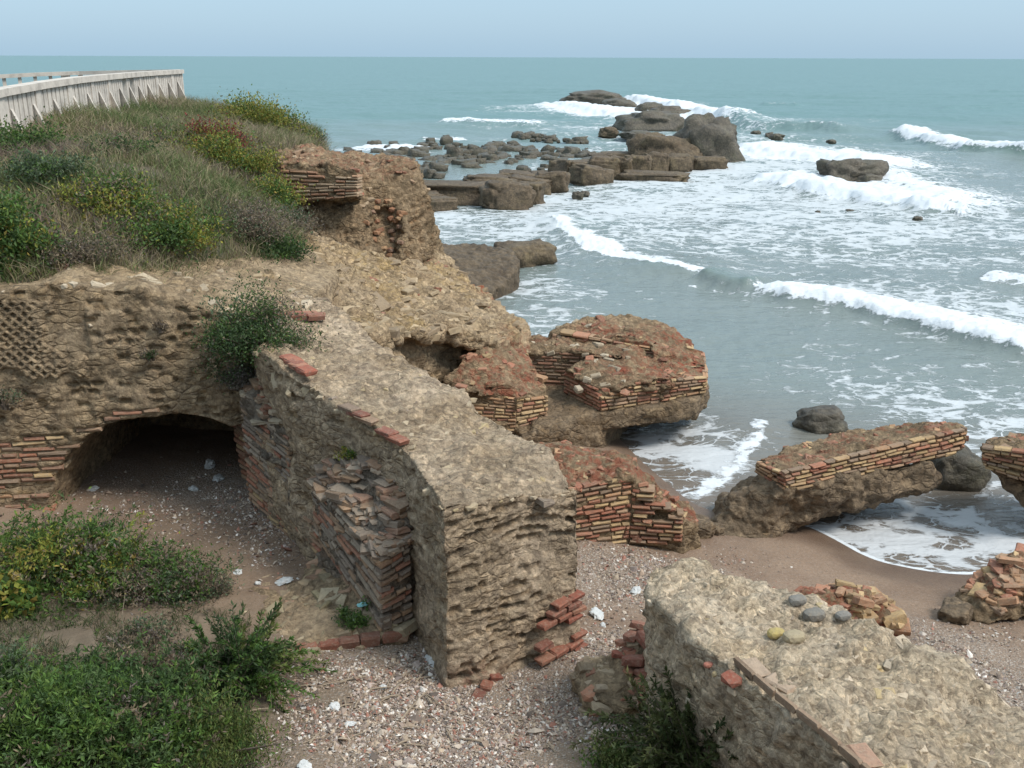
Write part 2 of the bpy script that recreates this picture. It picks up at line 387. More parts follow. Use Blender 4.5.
def bricks(mb, p00, p10, p01, p11, pal, ch=.062, bl=.2, depth=.09, keep=None, gap=.014, proud=.02, jit=.011, seed=1, out=None, bev=.014, core=None, tol=.24):
    r = random.Random(seed); p00, p10, p01, p11 = [np.array(p, float) for p in (p00, p10, p01, p11)]
    L = (np.linalg.norm(p10 - p00) + np.linalg.norm(p11 - p01)) / 2; H = (np.linalg.norm(p01 - p00) + np.linalg.norm(p11 - p10)) / 2
    nrm = np.cross(p10 - p00, p01 - p00); nrm /= np.linalg.norm(nrm)
    if nrm @ ((CAMP if out is None else np.array(out)) - p00) < 0: nrm = -nrm
    nr = max(1, int(round(H / ch))); occ = np.zeros((nr + 2, 42), bool)
    def pt(u, v): return (p00 * (1 - u) + p10 * u) * (1 - v) + (p01 * (1 - u) + p11 * u) * v
    for k in range(nr):
        u = -r.random() * bl / L; v0 = (k + .16) / nr; v1 = (k + .84) / nr
        while u < 1:
            du = bl * (.55 + .8 * r.random()) / L; a, b = max(u, 0) + gap / 2 / L, min(u + du, 1) - gap / 2 / L; u += du
            if (b - a) * L < .03: continue
            if keep and not keep((a + b) / 2, (v0 + v1) / 2, r): continue
            if r.random() < .035: continue
            occ[k + 1, 1 + int(a * 40):2 + int(min(b, .9999) * 40)] = True
            pr = proud * .5 + .004 + (r.random() - .5) * .018; j = lambda: (r.random() - .5) * 2 * jit
            q = []
            dv = j() / H
            for dd, ins in ((-depth, 0), (pr - bev, 0), (pr, bev)):
                for (x, y) in ((a, v0), (b, v0), (b, v1), (a, v1)):
                    sx = ins / L * (1 if x == a else -1); sy = ins / H * (1 if y == v0 else -1)
                    q.append(pt(x + sx, y + sy + dv) + nrm * dd + np.array([j(), j(), j() * .6]) * (.7 if dd > -depth else 0))
            mb.add(q, BOXF, pal(a, (v0 + v1) / 2, r))
    for ob in ([] if core is None else core if isinstance(core, list) else [core]): flush(ob, p00, p10, p01, nrm, nr, occ, tol)
def flush(ob, p00, p10, p01, nrm, nr, occ, tol):
    """bring the core masonry up to (and no further than) the back of the joints of its brick facing"""
    me = ob.data; n = len(me.vertices); co = np.zeros(n * 3, np.float32); me.vertices.foreach_get('co', co); off = np.array(ob.location)
    if ob.parent: off = off + np.array(ob.parent.location)
    V = co.reshape(-1, 3).astype(float) + off; q = V - p00; d = q @ nrm; a, b = p10 - p00, p01 - p00
    G2 = np.linalg.inv(np.array([[a @ a, a @ b], [a @ b, b @ b]])); uv = np.stack([q @ a, q @ b], -1) @ G2.T
    sel = (np.abs(d) < tol) & (uv[:, 0] > -.02) & (uv[:, 0] < 1.02) & (uv[:, 1] > -.05) & (uv[:, 1] < 1.05)
    o = occ[np.clip((uv[:, 1] * nr).astype(int) + 1, 0, nr + 1), np.clip((uv[:, 0] * 40).astype(int) + 1, 0, 41)]
    tgt = np.minimum(d, -.004) ; tgt = np.where(d < -.014, -.014 + .014 * np.tanh((d + .014) * 8), tgt) + .006 * fbm(V, 12, 2)
    k = sel & o; V[k] += nrm * (tgt - d)[k][:, None]
    me.vertices.foreach_set('co', (V - off).astype(np.float32).ravel()); me.update()
def chunk(mb, p, size, c, rot=None, rr=random, sub=1, sq=.55, nz=.12):
    if sq < .43:                       # a broken brick: a chamfered block with uneven corners
        rot = rotm(rr.uniform(0, 6.3), rr.uniform(-.4, .4), rr.uniform(-.4, .4)) if rot is None else rot
        q = np.array([(x * k, y * k, z) for z, k in ((-1, .9), (.55, 1), (1, .84)) for x, y in ((-1, -1), (1, -1), (1, 1), (-1, 1))], float) * (1 + .08 * rng.normal(size=(12, 3)))
        mb.add(np.array(p) + (q * np.array(size) * .5) @ rot.T, BOXF, c); return
    V, F = ICO[sub]; q = np.sign(V) * np.abs(V) ** sq; q = q * (1 + nz * rng.normal(size=(len(V), 1)) * .6)
    rot = rotm(rr.uniform(0, 6.3), rr.uniform(-.4, .4), rr.uniform(-.4, .4)) if rot is None else rot
    mb.add(np.array(p) + (q * np.array(size) * .5) @ rot.T, F, c)
def scatter_top(mb, V, N, n, test, pal, smin, smax, seed=3, nz=.5, flat=.55, sink=.25, bf=.5, yaw=None):
    r = random.Random(seed); ok = np.nonzero((N[:, 2] > nz) & test(V))[0]
    if not len(ok): return
    for _ in range(n):
        p = V[ok[r.randrange(len(ok))]]; s = r.uniform(smin, smax) * (.6 + .8 * r.random())
        chunk(mb, p - np.array([0, 0, s * flat * sink]), (s * r.uniform(.8, 1.4), s * r.uniform(.6, 1), s * flat * r.uniform(.7, 1.2)), pal(0, 0, r), rr=r, sq=.4 if r.random() < bf else .6, rot=None if yaw is None else rotm(yaw + r.gauss(0, .3), r.gauss(0, .1), r.gauss(0, .1)))

# ------------------------------------------------------------------ the setting: ground, hillside, sea
G = [W(*a) for a in ((800, 527, .02), (870, 562, .02), (930, 574, .02), (985, 577, .02), (1040, 552, .0), (715, 514, .03), (692, 502, .0), (655, 470, -.02), (628, 440, -.05), (760, 545, .22), (830, 565, .16), (640, 540, .42),
     (600, 600, .75), (700, 570, .45), (850, 600, .36), (950, 632, .46), (1010, 680, .62), (1060, 640, .4), (620, 640, .92), (590, 650, .95), (470, 700, .95), (400, 640, 1.02), (300, 740, 1.12), (420, 740, 1.0), (520, 760, 1.02),
     (200, 520, 1.1), (120, 500, 1.12), (260, 500, 1.1), (300, 560, 1.12), (200, 580, 1.22), (60, 600, 1.3), (0, 540, 1.25), (100, 690, 1.4), (0, 768, 1.55), (200, 768, 1.3), (640, 768, 1.1), (170, 470, 1.05),
     (660, 450, -.25), (720, 440, -.35), (800, 400, -.8), (1000, 480, -.3), (900, 520, -.15), (860, 535, -.08), (960, 540, -.12), (600, 300, -1.5), (1000, 300, -1.6), (560, 470, .6))]
G += [np.array(a, float) for a in ((25, 40, -4), (0, 40, -3), (-15, 40, -3), (25, 14, -2.5), (12, 9, .1), (12, 5, 1.2), (-12, 10, 1.4), (-12, 5, 1.9), (-3, 4.0, 2.0), (2, 4.0, 1.9), (8, 3.0, 2.6), (0, 2.2, 4.0), (8, 1.0, 4.2), (-10, 2.2, 4.2),
                                    (0, -6, 4.4), (20, -6, 4.4), (-20, -6, 4.4), (-6, 14, 1.0), (-3, 18, -.5))]
_gf = tps(G, 1e-3)
def ground_z(x, y):
    z = _gf(x, y); z = np.clip(z, -6, 4.5)
    return z + .035 * fb2(x, y, 1.1, 3, 2.2) * sst(-.1, .35, z) + .012 * fb2(x, y, 6, 2, 5.1) * sst(0, .5, z)
def gz(x, y): return float(ground_z(np.array([x]), np.array([y]))[0])
def WG(px, py):                       # where the sight line meets the ground
    z = 1.0
    for _ in range(12):
        p = W(px, py, z); z = .5 * z + .5 * gz(p[0], p[1])
    p = W(px, py, z); return np.array([p[0], p[1], gz(p[0], p[1])])
def sheet(name, xs, ys, zf, mat, attrf=None, keep=None):
    x, y = np.meshgrid(xs, ys, indexing='ij'); z = zf(x, y); nx, ny = x.shape
    V = np.stack([x, y, z], -1).reshape(-1, 3); i = np.arange(nx * ny).reshape(nx, ny)
    F = np.stack([i[:-1, :-1], i[1:, :-1], i[1:, 1:], i[:-1, 1:]], -1).reshape(-1, 4)
    if keep is not None: F = F[keep(V)[F].all(1)]
    me = mesh_np(name, V, F, mat, attrf(V) if attrf else None, True); o = link(name, me); tag(o, kind='structure'); return o
def mat_ground():
    n = NT('beach_sand_and_shells'); p = n.pos(); at = n.attr('gravel').outputs['Fac']; wet = n.attr('wet').outputs['Fac']; soil = n.attr('soil').outputs['Fac']
    c = n.mix(n.ss(n.noise(p, 1.4, 5), .35, .65), (.18, .112, .07), (.235, .155, .10))
    c = n.mix(n.math('MULTIPLY', n.ss(n.noise(p, 26, 6, .7), .48, .7), .6), c, (.09, .062, .045))
    c = n.mix(n.math('MULTIPLY', at, .6), c, n.mix(n.noise(p, 30, 6, .7), (.14, .105, .075), (.40, .325, .24)))
    for sc, th, col in ((38, .55, (.42, .36, .30)), (60, .45, (.5, .45, .4)), (90, .5, (.33, .22, .16))):
        v = n.n('ShaderNodeTexVoronoi', Vector=p, Scale=sc); cc = n.n('ShaderNodeSeparateColor', Color=v.outputs['Color'])
        m = n.math('MULTIPLY', n.ss(cc.outputs[0], th, th + .12), n.ss(v.outputs['Distance'], .55, .3)); m = n.math('MULTIPLY', m, at)
        k = n.mix(cc.outputs[1], tuple(x * .35 for x in col), tuple(x * 1.25 for x in col)); c = n.mix(m, c, k)
    c = n.mix(soil, c, n.mix(n.ss(n.noise(p, 5, 5), .4, .6), (.10, .078, .05), (.155, .12, .08)))
    c = n.mix(wet, c, n.mix(.45, c, (.035, .022, .015)))
    n.set(n.b.inputs['Base Color'], c); n.set(n.b.inputs['Roughness'], n.math('SUBTRACT', .92, n.math('MULTIPLY', wet, .45)))
    vb = n.n('ShaderNodeTexVoronoi', Vector=p, Scale=45)
    h = n.math('ADD', n.noise(p, 22, 7, .7), n.math('MULTIPLY', n.math('MULTIPLY', vb.outputs['Distance'], -1.2), at))
    n.set(n.b.inputs['Normal'], n.bump(h, .7, .03)); return n.m
def ground_attr(V):
    x, y, z = V.T; sh = sst(.18, .02, z + .05 * fb2(x, y, 1.5, 2, 8))
    g = np.zeros(len(V))
    for (px, py, r, a) in ((440, 720, 1.6, 1), (530, 750, 1.3, 1), (340, 740, 1.2, 1), (620, 560, .9, .9), (610, 660, .5, .9), (220, 500, .9, .9), (270, 520, .5, .9), (130, 500, .7, .5), (960, 640, .9, .8), (1020, 680, .9, .8), (690, 560, .8, .55), (900, 610, .8, .6), (380, 660, .7, 1)):
        p = W(px, py, .8); g = np.maximum(g, a * np.exp(-(((x - p[0]) ** 2 + (y - p[1]) ** 2) / r ** 2) ** 2))
    g = np.maximum(g, .15) * (1 - sh * .7)
    so = np.zeros(len(V))
    for (px, py, r) in ((80, 570, 1.3), (120, 690, 1.6), (0, 620, 1.6), (230, 680, .9), (30, 768, 1.5), (680, 768, .8)):
        p = W(px, py, 1.3); so = np.maximum(so, np.exp(-((x - p[0]) ** 2 + (y - p[1]) ** 2) / r ** 2))
    so = np.maximum(so, sst(1.7, 2.2, z))
    return {'gravel': np.clip(g * (1 - so), 0, 1), 'wet': sh * .9, 'soil': so}
M['ground'] = mat_ground()
gx = np.r_[np.arange(-40, -9, 1.0), np.arange(-9, 9, .06), np.arange(9, 41, 1.0)]; gy = np.r_[np.arange(-30, 3, 1.0), np.arange(3, 16, .06), np.arange(16, 60, 1.0)]
sheet('beach', gx, gy, ground_z, M['ground'], ground_attr)

# hillside above the vault
HILLP = [(-60, 11.5), (-7.5, 10.15), (-5.4, 10.45), (-3.9, 10.8), (-3.25, 11.5), (-2.95, 13.2), (-3.3, 15.6), (-4.0, 17.3), (-4.4, 21), (-4.7, 26), (-6, 31), (-9, 37), (-60, 40)]
HC = [D(0, 272, 10.8), D(60, 264, 10.9), D(115, 268, 11.1), D(180, 268, 11.6), D(235, 272, 12.6), D(290, 262, 13.6), D(300, 240, 15.5), D(150, 180, 13.2), D(100, 140, 16.4), D(60, 150, 15), D(10, 190, 12.5), D(0, 150, 14.6), D(200, 119, 25), D(185, 112, 30.5),
      D(250, 200, 15.3), D(285, 195, 17.5), D(290, 165, 18.5), D(268, 123, 27.5), D(318, 152, 24.5), D(345, 162, 26), D(230, 154, 18.5), D(120, 128, 20), D(180, 220, 12.7), D(75, 117, 19),
      (-14, 30, 4.6), (-14, 20, 4.6), (-30, 20, 4.7), (-30, 34, 4.7), (-12, 12, 4.4), (-9, 36, 3.6), (-50, 30, 4.7)]
_hf = tps(HC, 3e-2)
def hill_z(x, y):
    sd = poly_sd(x, y, HILLP); z = np.clip(_hf(x, y), 2, 4.95) + .09 * fb2(x, y, .9, 3, 4.4) + .05 * fb2(x, y, 3.2, 2, 1.2)
    return np.maximum(z - 2.6 * np.maximum(sd, 0) ** .9, -1.5)
def hz(x, y): return float(hill_z(np.array([x]), np.array([y]))[0])
def WH(px, py):
    z = 4.2
    for _ in range(14):
        p = W(px, py, min(z, 5.4)); z = .6 * z + .4 * hz(p[0], p[1])
    p = W(px, py, z); return np.array([p[0], p[1], hz(p[0], p[1])])
def mat_hill():
    n = NT('dry_grass_soil'); p = n.pos()
    c = n.mix(n.ss(n.noise(p, .9, 6, .65), .4, .6), (.155, .12, .075), (.095, .088, .05))
    c = n.mix(n.ss(n.noise(p, 5, 7, .7), .5, .7), c, (.20, .155, .10)); c = n.mix(n.math('MULTIPLY', n.ss(n.noise(p, 24, 5, .7), .5, .7), .6), c, (.05, .045, .03))
    n.set(n.b.inputs['Base Color'], c); n.b.inputs['Roughness'].default_value = .95; n.set(n.b.inputs['Normal'], n.bump(n.noise(p, 12, 8, .75), 1, .08)); return n.m
M['hill'] = mat_hill()
hx = np.r_[np.arange(-60, -13, 1.5), np.arange(-13, -1.4, .09)]; hy = np.r_[np.arange(10, 20, .09), np.arange(20, 40, .2)]
sheet('hillside', hx, hy, hill_z, M['hill'], None, lambda V: ~((poly_sd(V[:, 0], V[:, 1], HILLP) > .22) & (V[:, 1] < 17)))

# sea
def line(*p): return [W(a, b, 0) for a, b in p]
# crest polylines: points, crest height, foam width seaward, foam width shoreward, foam strength, (front steepness)
CRESTS = [
    (line((545, 222), (570, 240), (605, 258), (650, 270), (700, 279)), .24, .75, .22, 1.15),
    (line((700, 279), (728, 286), (755, 290)), .30, .05, .05, .15),
    (line((755, 290), (800, 303), (860, 314), (930, 330), (1000, 347), (1060, 360)), .30, 2.0, .3, 1.2),
    (line((690, 285), (720, 292), (760, 297)), .0, .3, .3, .35),
    (line((895, 135), (930, 144), (975, 153), (1030, 158), (1080, 162)), .7, 1.8, .8, 1.15),
    (line((740, 150), (790, 158), (840, 160), (880, 170)), .35, 4, 3, 1.1),
    (line((760, 178), (820, 192), (890, 203), (935, 213), (960, 212)), .45, 4, 1.2, 1.3),
    (line((830, 165), (890, 185), (950, 200), (985, 215)), .25, 2.5, 1.5, .8),
    (line((720, 123), (760, 130), (810, 131), (850, 134)), .8, .5, .4, .45),
    (line((440, 125), (480, 127), (545, 128)), .4, 2.2, 1.0, .8),
    (line((540, 104), (575, 110), (620, 116), (660, 120)), .5, 8, 4, 1.1),
    (line((625, 100), (660, 108), (700, 118), (730, 126)), .9, 6, 4, 1.2),
    (line((360, 146), (410, 150)), .2, 3, 2, 1.0), (line((420, 141), (470, 140)), .1, 1.5, 1, .7),
    (line((760, 105), (800, 106)), .4, 1.0, .8, .35), (line((940, 110), (1000, 108)), .4, .6, .6, .15),
    (line((640, 455), (690, 448), (735, 432), (765, 422)), .05, .0, .0, .0),
    (line((688, 500), (700, 494), (722, 481), (742, 464), (756, 445), (763, 430), (764, 420)), .06, .32, .12, .66),
    (line((980, 278), (1030, 285)), .1, 1, .6, .8), (line((600, 345), (585, 322)), .05, .5, .4, .5),
]
LACE = [(470, 220, 5, .75), (520, 235, 5, .8), (560, 215, 6, .95), (620, 225, 6, .9), (640, 205, 7, .95), (700, 215, 8, .95), (700, 180, 7, 1.1), (760, 200, 9, 1.05), (800, 225, 8, .9), (860, 240, 7, .75), (930, 235, 6, .7), (980, 230, 6, .6),
        (760, 170, 8, 1.15), (740, 155, 8, 1.1), (850, 200, 8, .9), (900, 300, 3.5, .8), (970, 310, 3.5, .8), (850, 300, 2.5, .7), (1000, 390, 2.5, .62), (930, 400, 2.2, .72), (880, 390, 2, .62), (1010, 430, 1.6, .8), (960, 430, 1.3, .7),
        (760, 380, 2, .42), (700, 340, 2, .3), (830, 360, 2, .4), (540, 290, 2.2, .75), (530, 320, 2, .7), (560, 260, 2.5, .55), (650, 450, .9, 1.0), (700, 460, .9, 1.1), (680, 485, .6, 1.1), (735, 440, .7, .95), (640, 425, .8, .7), (690, 430, .8, .8),
        (860, 540, .9, .9), (930, 550, 1.0, .9), (1000, 540, .9, .85), (960, 520, .8, .8), (900, 510, .6, .7), (1010, 500, .8, .7), (870, 440, .9, .35), (720, 410, .8, .45), (580, 110, 9, .8), (640, 128, 9, .75), (690, 140, 8, .9), (440, 150, 5, .5), (380, 150, 5, .7), (500, 140, 5, .45), (700, 120, 10, .8), (770, 140, 7, .6)]
def sea_mesh():
    th = np.tan(np.r_[np.linspace(R(-52), R(-14), 110)[:-1], np.linspace(R(-14), R(31), 760), np.linspace(R(31), R(55), 60)[1:]])
    ys = [6.0]
    while ys[-1] < 25000:
        y = ys[-1]; ys.append(y * (1.0046 if y < 75 else 1.0046 + .0025 * min(1, (y - 75) / 60) if y < 200 else 1.03 if y < 800 else 1.12))
    ys = np.array(ys); y, t = np.meshgrid(ys, th, indexing='ij'); x = y * t; sh = x.shape
    gzv = ground_z(np.clip(x, -40, 40), np.clip(y, -5, 60)); depth = -_gf(np.clip(x, -40, 40), np.clip(y, -5, 60))
    depth = np.where(y > 30, 3, depth)
    near = sst(0, 1.2, depth)
    amp = near * (.05 + .10 * sst(25, 80, y))
    z = np.zeros(sh)
    for k, (dx, dy, wl, a) in enumerate(((.25, .97, 7, .5), (.05, 1, 4.1, .35), (.5, .86, 2.6, .25), (-.2, .98, 11, .6), (.35, .94, 17, .8), (.1, .99, 29, 1.0))):
        ph = (x * dx + y * dy) / wl * 6.283 + 2.5 * fb2(x, y, .5 / wl, 2, k * 3.1)
        z += a * amp * np.sin(ph) * (wl < y * .5) * sst(700, 150, y)
    z += amp * .35 * fb2(x, y, .7, 3, 7) + .022 * near * fb2(x, y, 2.6, 3, 9) * sst(90, 30, y)
    foam = np.zeros(sh); lace = np.zeros(sh)
    wob = .35 * fb2(x, y, .5, 3, 5.5)
    for pts, A, ws, wf, st in CRESTS:
        p = np.array(pts); ctr = p[:, 1].mean(); rad = 3 * max(ws, wf, 2.5) + 2
        sel = (x > p[:, 0].min() - rad) & (x < p[:, 0].max() + rad) & (y > p[:, 1].min() - rad) & (y < p[:, 1].max() + rad)
        xx, yy = x[sel], y[sel]; d = np.full(xx.shape, 1e9); sg = np.zeros(xx.shape); al = np.zeros(xx.shape)
        cum = np.r_[0, np.cumsum(np.hypot(*np.diff(p[:, :2], axis=0).T))]
        for i in range(len(p) - 1):
            a, b = p[i], p[i + 1]; q = seg_d(xx, yy, a, b); m = q < d
            cr = (b[0] - a[0]) * (yy - a[1]) - (b[1] - a[1]) * (xx - a[0]); l = cum[i + 1] - cum[i]
            tt = ((xx - a[0]) * (b[0] - a[0]) + (yy - a[1]) * (b[1] - a[1])) / l
            d = np.where(m, q, d); sg = np.where(m, np.sign(cr), sg); al = np.where(m, cum[i] + tt, al)
        s = d * sg * np.sign(p[-1][0] - p[0][0] + 1e-9) + wob[sel] * (.6 if ctr < 30 else 1.6) * (0 if A < .09 else 1)      # positive = seaward side
        endf = sst(-.08, .12, al / cum[-1]) * sst(1.08, .88, al / cum[-1])
        wb, wfw = (1.5, .38) if ctr < 30 else (3.2, 1.0)
        z[sel] += A * endf * np.where(s > 0, np.exp(-(s / wb) ** 2), np.exp(-(s / wfw) ** 2))
        if st > 0: foam[sel] = np.maximum(foam[sel], st * endf * np.where(s > 0, np.exp(-(s / max(ws, .05)) ** 2 * .8), np.exp(-(s / max(wf, .05)) ** 2)))
    for px, py, r, a in LACE:
        p = W(px, py, 0); ax = 1.0 + .6 * (p[1] > 30)
        lace = np.maximum(lace, a * np.exp(-(((x - p[0]) / ax) ** 2 + ((y - p[1]) / 1.25) ** 2) / r ** 2))
    lace = lace * (1 + .35 * fb2(x, y, .35, 3, 3.3)) + .1 * np.clip(fb2(x, y, .22, 3, 1.1), 0, 1) * (y < 45)
    # swash edge on the sand
    edge = np.exp(-((gzv + .002) / .008) ** 2) * (y < 16) * (x > 3.0) * (1 + .5 * fb2(x, y, 3, 3, 8))
    foam = np.maximum(foam, 1.1 * edge); lace = np.maximum(lace, .75 * np.exp(-((depth - .05) / .07) ** 2) * (y < 15) * (x > 3))
    foam = np.where(y > 180, 0, foam); lace = np.where(y > 180, 0, lace)
    lump = fb2(x, y, 2.2, 3, 6.6) * (y < 40) + fb2(x, y, .9, 3, 6.1) * (y >= 40)
    z += np.clip(foam, 0, 1) * (.03 + .075 * lump) * near * np.where(y > 40, 2.2, 1)
    z = np.where(depth < 1.0, np.maximum(z, -.05 + 0 * z) * sst(0, .5, depth) + .0, z)
    # colour of the water body: sand-laden inshore, grey-green on the bar, teal outside
    tur = sst(.75, .03, depth) * (y < 20); far = sst(30, 120, y + 10 * fb2(x, y, .05, 2, 2))
    tq = fb2(x, y, .25, 3, 12)
    wc = np.array([.165, .195, .182])[None, None] * np.ones(sh + (1,)); wc = wc + tq[..., None] * np.array([.012, .010, .008])
    wc = wc * (1 - far[..., None]) + far[..., None] * np.array([.118, .205, .205])
    lip = np.clip(sst(.16, .42, z) * (y < 80), 0, 1)[..., None]; wc = wc * (1 - .55 * lip) + .55 * lip * np.array([.09, .15, .12])
    wc = wc * (1 - tur[..., None]) + tur[..., None] * np.array([.15, .122, .096])
    V = np.stack([x, y, z], -1).reshape(-1, 3); i = np.arange(x.size).reshape(sh)
    F = np.stack([i[:-1, :-1], i[:-1, 1:], i[1:, 1:], i[1:, :-1]], -1).reshape(-1, 4)
    zz = z.ravel(); land = ((gzv > .25).ravel()) & (V[:, 1] < 14)
    F = F[~land[F].all(1)]
    n = NT('sea_water'); p = n.pos()
    fo = n.attr('foam').outputs['Fac']; la = n.attr('lace').outputs['Fac']; col = n.attr('Col').outputs['Color']; fr = n.attr('far').outputs['Fac']
    mp = n.n('ShaderNodeMapping', Vector=p); mp.inputs['Scale'].default_value = (.75, 1.15, 1)
    wv = n.n('ShaderNodeTexNoise', Vector=mp.outputs[0], Scale=1.3, Detail=4); wp = n.n('ShaderNodeVectorMath', {'operation': 'MULTIPLY_ADD'}); n.set(wp.inputs[0], wv.outputs['Color']); wp.inputs[1].default_value = (1.1, 1.1, 0); n.set(wp.inputs[2], mp.outputs[0])
    v1 = n.n('ShaderNodeTexVoronoi', {'feature': 'DISTANCE_TO_EDGE'}, Vector=wp.outputs[0], Scale=1.25)
    v2 = n.n('ShaderNodeTexVoronoi', {'feature': 'DISTANCE_TO_EDGE'}, Vector=wp.outputs[0], Scale=3.6)
    nz = n.noise(p, 1.1, 7, .62); nz2 = n.noise(p, 5.5, 6, .65); nb = n.noise(p, .35, 4, .6)
    v3 = n.n('ShaderNodeTexVoronoi', {'feature': 'DISTANCE_TO_EDGE'}, Vector=wp.outputs[0], Scale=9.5)
    nst = n.noise(mp.outputs[0], 2.6, 9, .7, .6)
    web = n.math('MINIMUM', n.math('MULTIPLY', v1.outputs['Distance'], 1.5), n.math('MINIMUM', n.math('MULTIPLY', v2.outputs['Distance'], 3.2), n.math('ADD', n.math('MULTIPLY', v3.outputs['Distance'], 6.5), .10)))
    # lace: thin threads around cells, thicker where the mask is strong and where the noise says so
    lw = n.math('SUBTRACT', n.math('ADD', n.math('MULTIPLY', la, .545), n.math('MULTIPLY', n.math('SUBTRACT', nst, .5), 1.35)), n.math('MULTIPLY', web, 1.0))
    lw = n.math('ADD', lw, n.math('MULTIPLY', n.math('SUBTRACT', nb, .5), .5))
    lm = n.math('MULTIPLY', n.ss(lw, .20, .36), n.ss(la, .08, .3))
    fw = n.math('ADD', fo, n.math('ADD', n.math('MULTIPLY', n.math('SUBTRACT', nst, .5), 1.9), n.math('MULTIPLY', n.math('SUBTRACT', nz2, .5), 1.1)))
    fm = n.math('MULTIPLY', n.ss(fw, .38, .62), n.ss(fo, .03, .2)); fall = n.math('MAXIMUM', fm, n.math('MULTIPLY', lm, .72))
    c = n.mix(fall, col, (.60, .625, .64)); n.set(n.b.inputs['Base Color'], c)
    n.set(n.b.inputs['Roughness'], n.math('ADD', n.math('ADD', .16, n.math('MULTIPLY', fr, .25)), n.math('MULTIPLY', fall, .6)))
    n.b.inputs['IOR'].default_value = 1.33
    n.set(n.b.inputs['Specular IOR Level'], n.math('SUBTRACT', .5, n.math('ADD', n.math('MULTIPLY', fall, .35), n.math('MULTIPLY', fr, .15))))
    ms = n.n('ShaderNodeMapping', Vector=p); ms.inputs['Scale'].default_value = (.6, 1.5, 1)
    rip = n.math('ADD', n.noise(ms.outputs[0], 2.2, 6, .6), n.math('MULTIPLY', n.noise(ms.outputs[0], .35, 5, .6), 2.2))
    n.set(n.b.inputs['Normal'], n.bump(n.math('ADD', n.math('MULTIPLY', fall, .35), n.math('MULTIPLY', nz2, n.math('MULTIPLY', fall, .6))), .6, .06, n.bump(rip, .55, .16)))
    me = mesh_np('sea', V, F, n.m, {'foam': np.clip(foam, 0, 1.4).ravel(), 'lace': np.clip(lace, 0, 1.4).ravel(), 'Col': np.clip(wc, 0, 1).reshape(-1, 3), 'far': far.ravel()}, True)
    tag(link('sea', me), kind='structure')
sea_mesh()

# ------------------------------------------------------------------ the ruin: walls and masonry
def P(*pts): return [W(a, b, c) for a, b, c in pts]
def ruin(label, cat, at_, group=None, name='ruined_wall'): return thing(name, at_, label, cat, group)

# 1 the long diagonal wall
o1 = P((442, 505, 2.66), (480, 499, 2.64), (530, 493, 2.56), (585, 488, 2.5), (556, 464, 2.55), (528, 440, 2.62), (462, 393, 2.78), (410, 365, 2.85), (372, 338, 2.95), (330, 300, 3.15), (262, 300, 3.22), (255, 345, 3.12), (290, 377, 3.02), (345, 408, 2.88), (400, 445, 2.74))
t1 = ruin('long thick rubble wall running diagonally from the cliff to a tall blunt end on the beach', 'ruined wall', W(530, 670, .9))
fdir = o1[3] - o1[0]
sc1 = scallop(fdir, .085, .27, .045, 1); ldir = o1[-1] - o1[-4]; sc1b = scallop(ldir, .11, .3, .035, 5)
fn1 = np.array([fdir[1], -fdir[0], 0]); fn1 /= np.linalg.norm(fn1)
def fx1(V, N):
    a, ta = sc1(V, N); b, tb = sc1b(V, N); m = (N @ fn1 > .55)
    o = np.where(m, a, b); top = sst(.55, .85, N[:, 2])
    o = o + top * (.05 * fbm(V, 2.2, 3, 31) + .035 * np.abs(fbm(V, 7, 2, 33)))
    return o, np.where(m, ta, tb) + top * .5 * np.clip(.4 + fbm(V, 1.1, 3, 4), 0, 1)
def at1(V, N):
    p = W(585, 660, 1.0); q = W(490, 690, 1.0); s = np.exp(-((V - p) ** 2 / np.array([.16, .16, .35]) ** 2).sum(1)) + .8 * np.exp(-((V - q) ** 2 / np.array([.3, .3, .16]) ** 2).sum(1))
    l = o1[-3]; lo = .35 * sst(.7, .9, N[:, 2]) * sst(.1, .5, fbm(V, 1.6, 2, 77))
    return {'red': np.clip(s, 0, 1)}
V1, N1, _ = rough('masonry_core', [prism(o1, .55)], M['mortar'], t1, .021, fx=fx1, at=at1, noise=((.9, .08, 2), (3.2, .025, 3), (9, .014, 4), (24, .008, 3)), blur=2)
mb = MB()
cL = [W(290, 377, 3.02), W(318, 391, 2.95), W(345, 405, 2.9), W(372, 422, 2.83), W(402, 442, 2.76)]
for i in range(len(cL) - 1):            # broken line of brick along the left rim of the top
    for k in range(3):
        if random.random() < .6:
            p = cL[i] + (cL[i + 1] - cL[i]) * (k + .5) / 3; d = cL[i + 1] - cL[i]
            chunk(mb, p + np.array([0, 0, -.005]), (.22, .11, .045), np.array(random.choice(RED + BRN + GRY)) * random.uniform(.8, 1.1), rotm(math.atan2(d[1], d[0]), random.uniform(-.1, .1), 0), sq=.35)
scatter_top(mb, V1, N1, 480, lambda V: V[:, 2] > 2.3, palmix((.9, [(.40, .325, .225), (.43, .355, .25), (.36, .29, .19), (.38, .30, .17)]), (.1, GRY)), .04, .13, 8, flat=.45, sink=.8, bf=.2)
mb.put('embedded_stones', M['brick'], t1)
mb = MB()
pe, pw = W(585, 643, .98), W(535, 671, .98)
for k in range(9):
    for q in range(3):
        if random.random() < (.8 if k in (1, 2, 6, 7, 8) else .25) * (1 - .25 * q):
            zz = .95 + k * .065; d = (pw - pe)[:2]; d /= np.linalg.norm(d); x, y = pe[:2] + d * (.08 + q * .18 + .06 * (k % 2)) + np.array([-d[1], d[0]]) * (-.05) * (1 if d[0] < 0 else -1)
            chunk(mb, (x + .03 - .015 * k * .3, y + .005, zz), (.17, .10, .045), np.array(random.choice(RED)) * .85, rotm(math.atan2(d[1], d[0]), random.uniform(-.06, .06), random.uniform(-.06, .06)), sq=.4)
